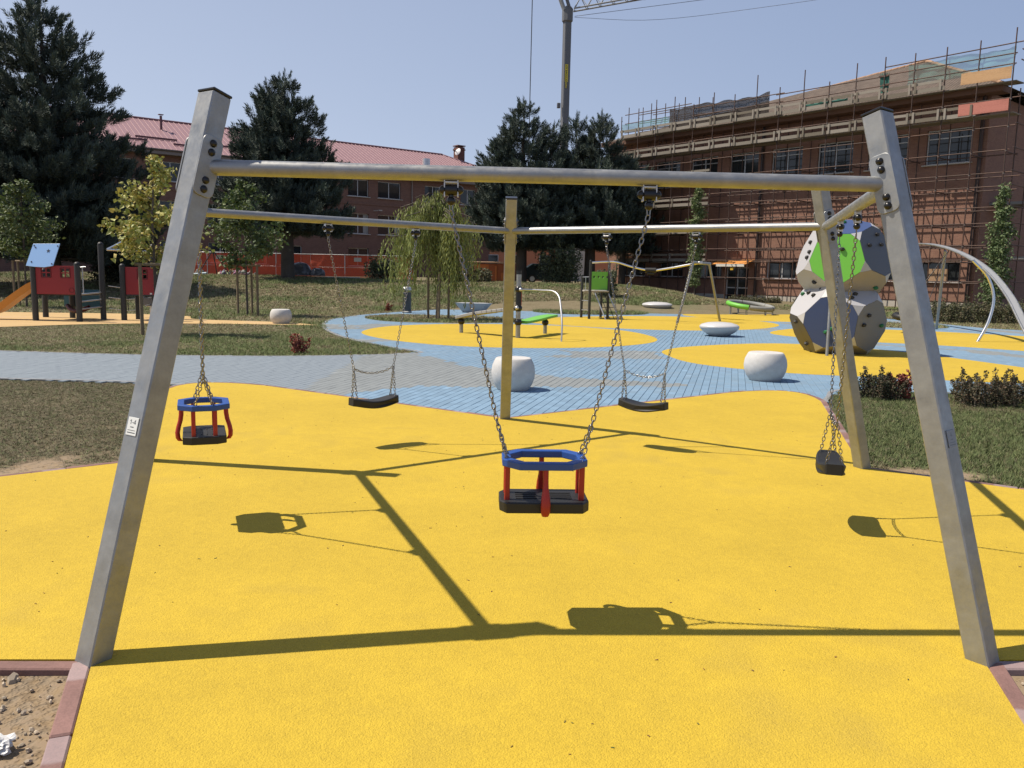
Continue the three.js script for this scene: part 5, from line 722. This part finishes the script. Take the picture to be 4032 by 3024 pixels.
// --- crane ---
{
  const c = thing('tower_crane', 'grey tower crane rising behind the cedars, jib leaving the top of the frame', 'crane', 4.75, 0, -85), CG = mat([0.125, 0.13, 0.14], 0.6), CL = mat([0.27, 0.28, 0.28], 0.55);
  const mast = part('mast', [cbox(0.66, 26, 0.66, 0.05, 0, 13.5, 0, 0.45)], CG, c); part('slew_head', [cbox(0.95, 1.6, 0.95, 0.22, 0, 27.2, 0, 0.45)], CG, c);
  for (const z of [-0.35, 0.35]) { part('back_stay', [cyl(V(-0.3, 27.6, z), V(-1.9, 31.5, z), 0.16, 6)], CL, c); part('back_stay', [cyl(V(0.2, 27.8, z), V(-0.9, 31.0, z), 0.12, 6)], CG, c); }
  const J0 = V(0.6, 27.7, 0), J1 = V(34, 32.6, 5), pt = (f, dy, dz) => J0.clone().lerp(J1, f).add(V(0, dy, dz)); 
  for (const [dy, dz] of [[0, -0.5], [0, 0.5], [1.1, 0]]) part('jib_chord', [cyl(pt(0, dy, dz), pt(1, dy, dz), 0.085, 6)], CL, c);
  for (let i = 0; i < 26; i++) for (const z of [-0.5, 0.5]) { part('jib_brace', [cyl(pt(i / 26, 0, z), pt((i + 0.5) / 26, 1.1, 0), 0.04, 4)], CL, c); part('jib_brace', [cyl(pt((i + 0.5) / 26, 1.1, 0), pt((i + 1) / 26, 0, z), 0.04, 4)], CL, c); }
  part('trolley', [box(1.6, 0.5, 1.1, 6.8, 28.9, 0.9)], CL, c); part('stay_cable', [tube([V(0.7, 27.0, 0), V(8, 26.6, 1), V(20, 27.6, 3), V(34, 29.4, 5)], 0.018, 20, 4)], CG, c); part('stay_cable', [cyl(V(0.7, 27.1, 0), V(30, 30.0, 4.4), 0.022, 4)], CG, c);
  part('hoist_cable', [cyl(V(-3.55, 12, 0), V(-3.5, 34, 0), 0.045, 5)], DARKF, c); part('service_box', [cbox(0.35, 0.5, 0.35, 0.05, -0.65, 18.5, 0.3)], CG, mast);
  const cv = document.createElement('canvas'); cv.width = 96; cv.height = 512; const x = cv.getContext('2d'); x.fillStyle = '#d9c534'; x.fillRect(0, 0, 96, 512); x.fillStyle = '#4a4d4f'; x.fillRect(0, 372, 96, 140); x.save(); x.translate(48, 0); x.rotate(PI / 2); x.fillStyle = '#17181a'; x.font = 'bold 84px sans-serif'; x.textBaseline = 'middle'; x.fillText('MOLLO', 118, 4, 250); x.fillStyle = '#e0cc38'; x.fillText('GRU', 376, 4, 132); x.fillStyle = '#17181a'; for (let i = 0; i < 3; i++) { x.beginPath(); x.moveTo(14 + i * 30, 34); x.lineTo(34 + i * 30, -34); x.lineTo(46 + i * 30, -34); x.lineTo(26 + i * 30, 34); x.fill(); } x.restore();
  const tt = new THREE.CanvasTexture(cv); tt.colorSpace = THREE.SRGBColorSpace; const sg = new THREE.PlaneGeometry(0.34, 2.3); const o = part('maker_sign', sg, new THREE.MeshStandardMaterial({ map: tt, roughness: 0.6 }), mast); const n = V(Math.sin(0.45), 0, Math.cos(0.45)); const nl = V(-Math.sin(0), 0, 1); o.position.set(Math.sin(0.45) * 0.338 - 0.12 * Math.cos(0.45), 21.3, Math.cos(0.45) * 0.338 + 0.12 * Math.sin(0.45)); o.rotation.y = 0.45;
}
// --- site fence with orange netting ---
{
  const f = thing('site_fence', 'wire site fence hung with orange safety netting under the cedars', 'fence', -18.5, 1.0, -62.5), NP = 9, w = 2.6, om = new THREE.MeshStandardMaterial({ color: lin(0.62, 0.085, 0.03), roughness: 0.7, side: THREE.DoubleSide, alphaMap: tex(128, 0.45, (u, v) => { const a = Math.abs(u * 6 % 1 - 0.5) > 0.27 || Math.abs(v * 6 % 1 - 0.5) > 0.27 ? 1 : 0; return [a, a, a]; }, false), alphaTest: 0.5 }), rf = rng(8);
  const X = (i) => -12.5 + i * w, Zf = (i) => (i % 2) * 0.12;
  for (let i = 0; i <= NP; i++) part('post', [cyl(V(X(i), -0.3, Zf(i)), V(X(i), 1.95, Zf(i)), 0.035, 6)], STEEL, f);
  for (let i = 0; i < NP; i++) { part('rail', [cyl(V(X(i), 1.9, Zf(i)), V(X(i + 1), 1.9, Zf(i + 1)), 0.022, 5)], STEEL, f); part('rail', [cyl(V(X(i), 0.95, Zf(i)), V(X(i + 1), 0.95, Zf(i + 1)), 0.015, 5)], STEEL, f); const g = new THREE.PlaneGeometry(w, 1.75, 10, 6), p = g.attributes.position; for (let k = 0; k < p.count; k++) p.setXYZ(k, p.getX(k), p.getY(k) + (fbm(p.getX(k) + i * 7, 1, 2) - 0.5) * 0.15, (fbm(p.getX(k) * 1.5 + i * 9, p.getY(k) * 1.5, 3) - 0.5) * 0.3); g.computeVertexNormals(); const o = part('orange_net', flat(g), om, f); o.position.set((X(i) + X(i + 1)) / 2, 0.98, 0.1); }
  for (const i of [3, 7]) part('site_notice', [box(0.55, 0.3, 0.01, X(i) + 1, 1.55, 0.3)], PLASTER, f);
  const dt = thing('tripod_frame', 'dark tripod of poles standing before the orange netting', 'tripod', -20.8, 0.85, -57); for (const [x, z] of [[-1.3, 0], [1.5, 0.2], [0, -0.9]]) part('pole', [cyl(V(x, 0, z), V(0, 2.1, 0), 0.035, 6)], DARKF, dt);
  const rub = (n, lab, x, z, sx, sy, sz, m, seed) => { const g = new THREE.IcosahedronGeometry(1, 3), p = g.attributes.position; for (let i = 0; i < p.count; i++) { const a = p.getX(i), b = p.getY(i), c = p.getZ(i), k = 0.75 + 0.5 * fbm(a * 2 + seed, c * 2 + b * 1.5, 3); p.setXYZ(i, a * k * sx, Math.max(-0.1, b * k * sy), c * k * sz); } g.computeVertexNormals(); const o = solo(n, flat(g), m, lab, 'bag', undefined); o.position.set(x, gh(x, z) + 0.25, z); };
  const SK = mat([0.10, 0.10, 0.105], 0.3); rub('rubbish_bag', 'large shiny dark rubbish sack by the broad cedar trunk', -14.9, -57.4, 0.85, 0.75, 0.6, SK, 3); rub('rubbish_bag', 'smaller shiny dark rubbish sack beside the larger one', -13.6, -57.2, 0.5, 0.45, 0.4, SK, 5);
  const pl = thing('plank_stack', 'low stack of pale site boards in front of the orange netting', 'boards', -12.8, 1.0, -57.6, 0.1); for (let i = 0; i < 3; i++) part('board', [cbox(4.2 - i * 0.5, 0.07, 0.5, 0.01, i * 0.2, 0.1 + i * 0.075, 0, i * 0.05)], mat([0.40, 0.38, 0.35], 0.8), pl);
  for (const [x, z, s, lab] of [[-23, -57.5, 0.5, 'low rubble heap by the dark tripod'], [-19.5, -58, 0.6, 'low rubble heap left of the broad cedar trunk']]) { const t = thing('rubble_heap', lab, 'rubble', x, gh(x, z), z), r = rng(Math.round(-x * 10)), it = []; for (let i = 0; i < 70; i++) it.push({ p: V(rr(-1.2, 1.2, r), rr(0, 0.45, r) * s, rr(-0.5, 0.5, r)), q: qe(r() * 6, r() * 6, r() * 6), s: V(rr(0.1, 0.3, r), rr(0.05, 0.15, r), rr(0.1, 0.25, r)), c: lin(rr(0.2, 0.45, r), rr(0.18, 0.4, r), rr(0.16, 0.36, r)) }); inst('rubble', cbox(1, 1, 1, 0.15), mat([1, 1, 1], 0.9), it, t); }
  const pipe = thing('site_pipe', 'pale blue plastic pipe lying in the weeds before the netting', 'pipe', -22.3, 1.05, -56.4); part('pipe', [tube([V(-1.2, 0.06, 0), V(0, 0.15, 0.1), V(1.3, 0.3, 0.1)], 0.09, 16, 8)], mat([0.30, 0.42, 0.50], 0.5), pipe);
}
// --- orange site hut, car and background house ---
{
  const h = thing('site_hut', 'orange metal site hut between the willow and the rear leg', 'hut', -1.5, 1.0, -64), O = mat([0.58, 0.17, 0.035], 0.6);
  part('body', [cbox(3.6, 1.5, 2.2, 0.03, 0, 0.7, 0)], mat([0.40, 0.11, 0.03], 0.6), h); part('roof', [cbox(4.0, 0.10, 2.7, 0.02, 0, 1.56, 0.1)], mat([0.60, 0.38, 0.25], 0.6), h); part('front_panel', [box(1.1, 0.8, 0.06, -1.0, 1.0, 1.14)], O, h); part('strut', [box(0.12, 1.3, 0.12, 0.1, 0.65, 1.18)], O, h); part('door', [box(0.6, 0.6, 0.05, 0.8, 0.5, 1.13)], O, h);
  const c = thing('parked_car', 'dark parked car half hidden in the shade under the twin cedar', 'car', 2.6, 1.05, -67, 0.1), CM = mat([0.02, 0.035, 0.04], 0.25, 0.2);
  part('body', [extr(shape([[-2.0, 0.3], [2.0, 0.3], [2.05, 0.75], [1.9, 0.92], [0.9, 1.0], [0.45, 1.45], [-1.2, 1.48], [-1.85, 1.05], [-2.05, 0.9]]), 1.5, 0.06).translate(0, 0, -0.75)], CM, c); part('side_window', [box(1.35, 0.36, 0.02, -0.4, 1.2, 0.83)], GLASS, c); for (const x of [-1.25, 1.3]) { const wl = part('wheel', [cyl(V(x, 0.33, 0.65), V(x, 0.33, 0.86), 0.33, 20)], RUBBER, c); part('rim', [cyl(V(x, 0.33, 0.86), V(x, 0.33, 0.875), 0.2, 16)], STEEL, wl); }
  const b = thing('background_house', 'sunlit orange and white low house glimpsed under the cedars', 'house', 4.5, 0.6, -98); part('wall', [box(18, 5.6, 6, 0, 2.8, 0)], mat([0.50, 0.20, 0.11], 0.9), b); part('white_panel', [box(3.0, 5.0, 0.1, 2.2, 2.5, 3.06)], PLASTER, b); part('roof', [cbox(19, 0.3, 7, 0.05, 0, 5.7, 0)], mat([0.25, 0.12, 0.08], 0.9), b); for (const x of [-7, -4, -1]) { const w = part('window', [box(1.3, 1.4, 0.06, x, 2.6, 3.04)], ALU, b); part('pane', [box(1.15, 1.25, 0.03, x, 2.6, 3.08)], GLASS, w); }
}

renderer.render(scene, camera);
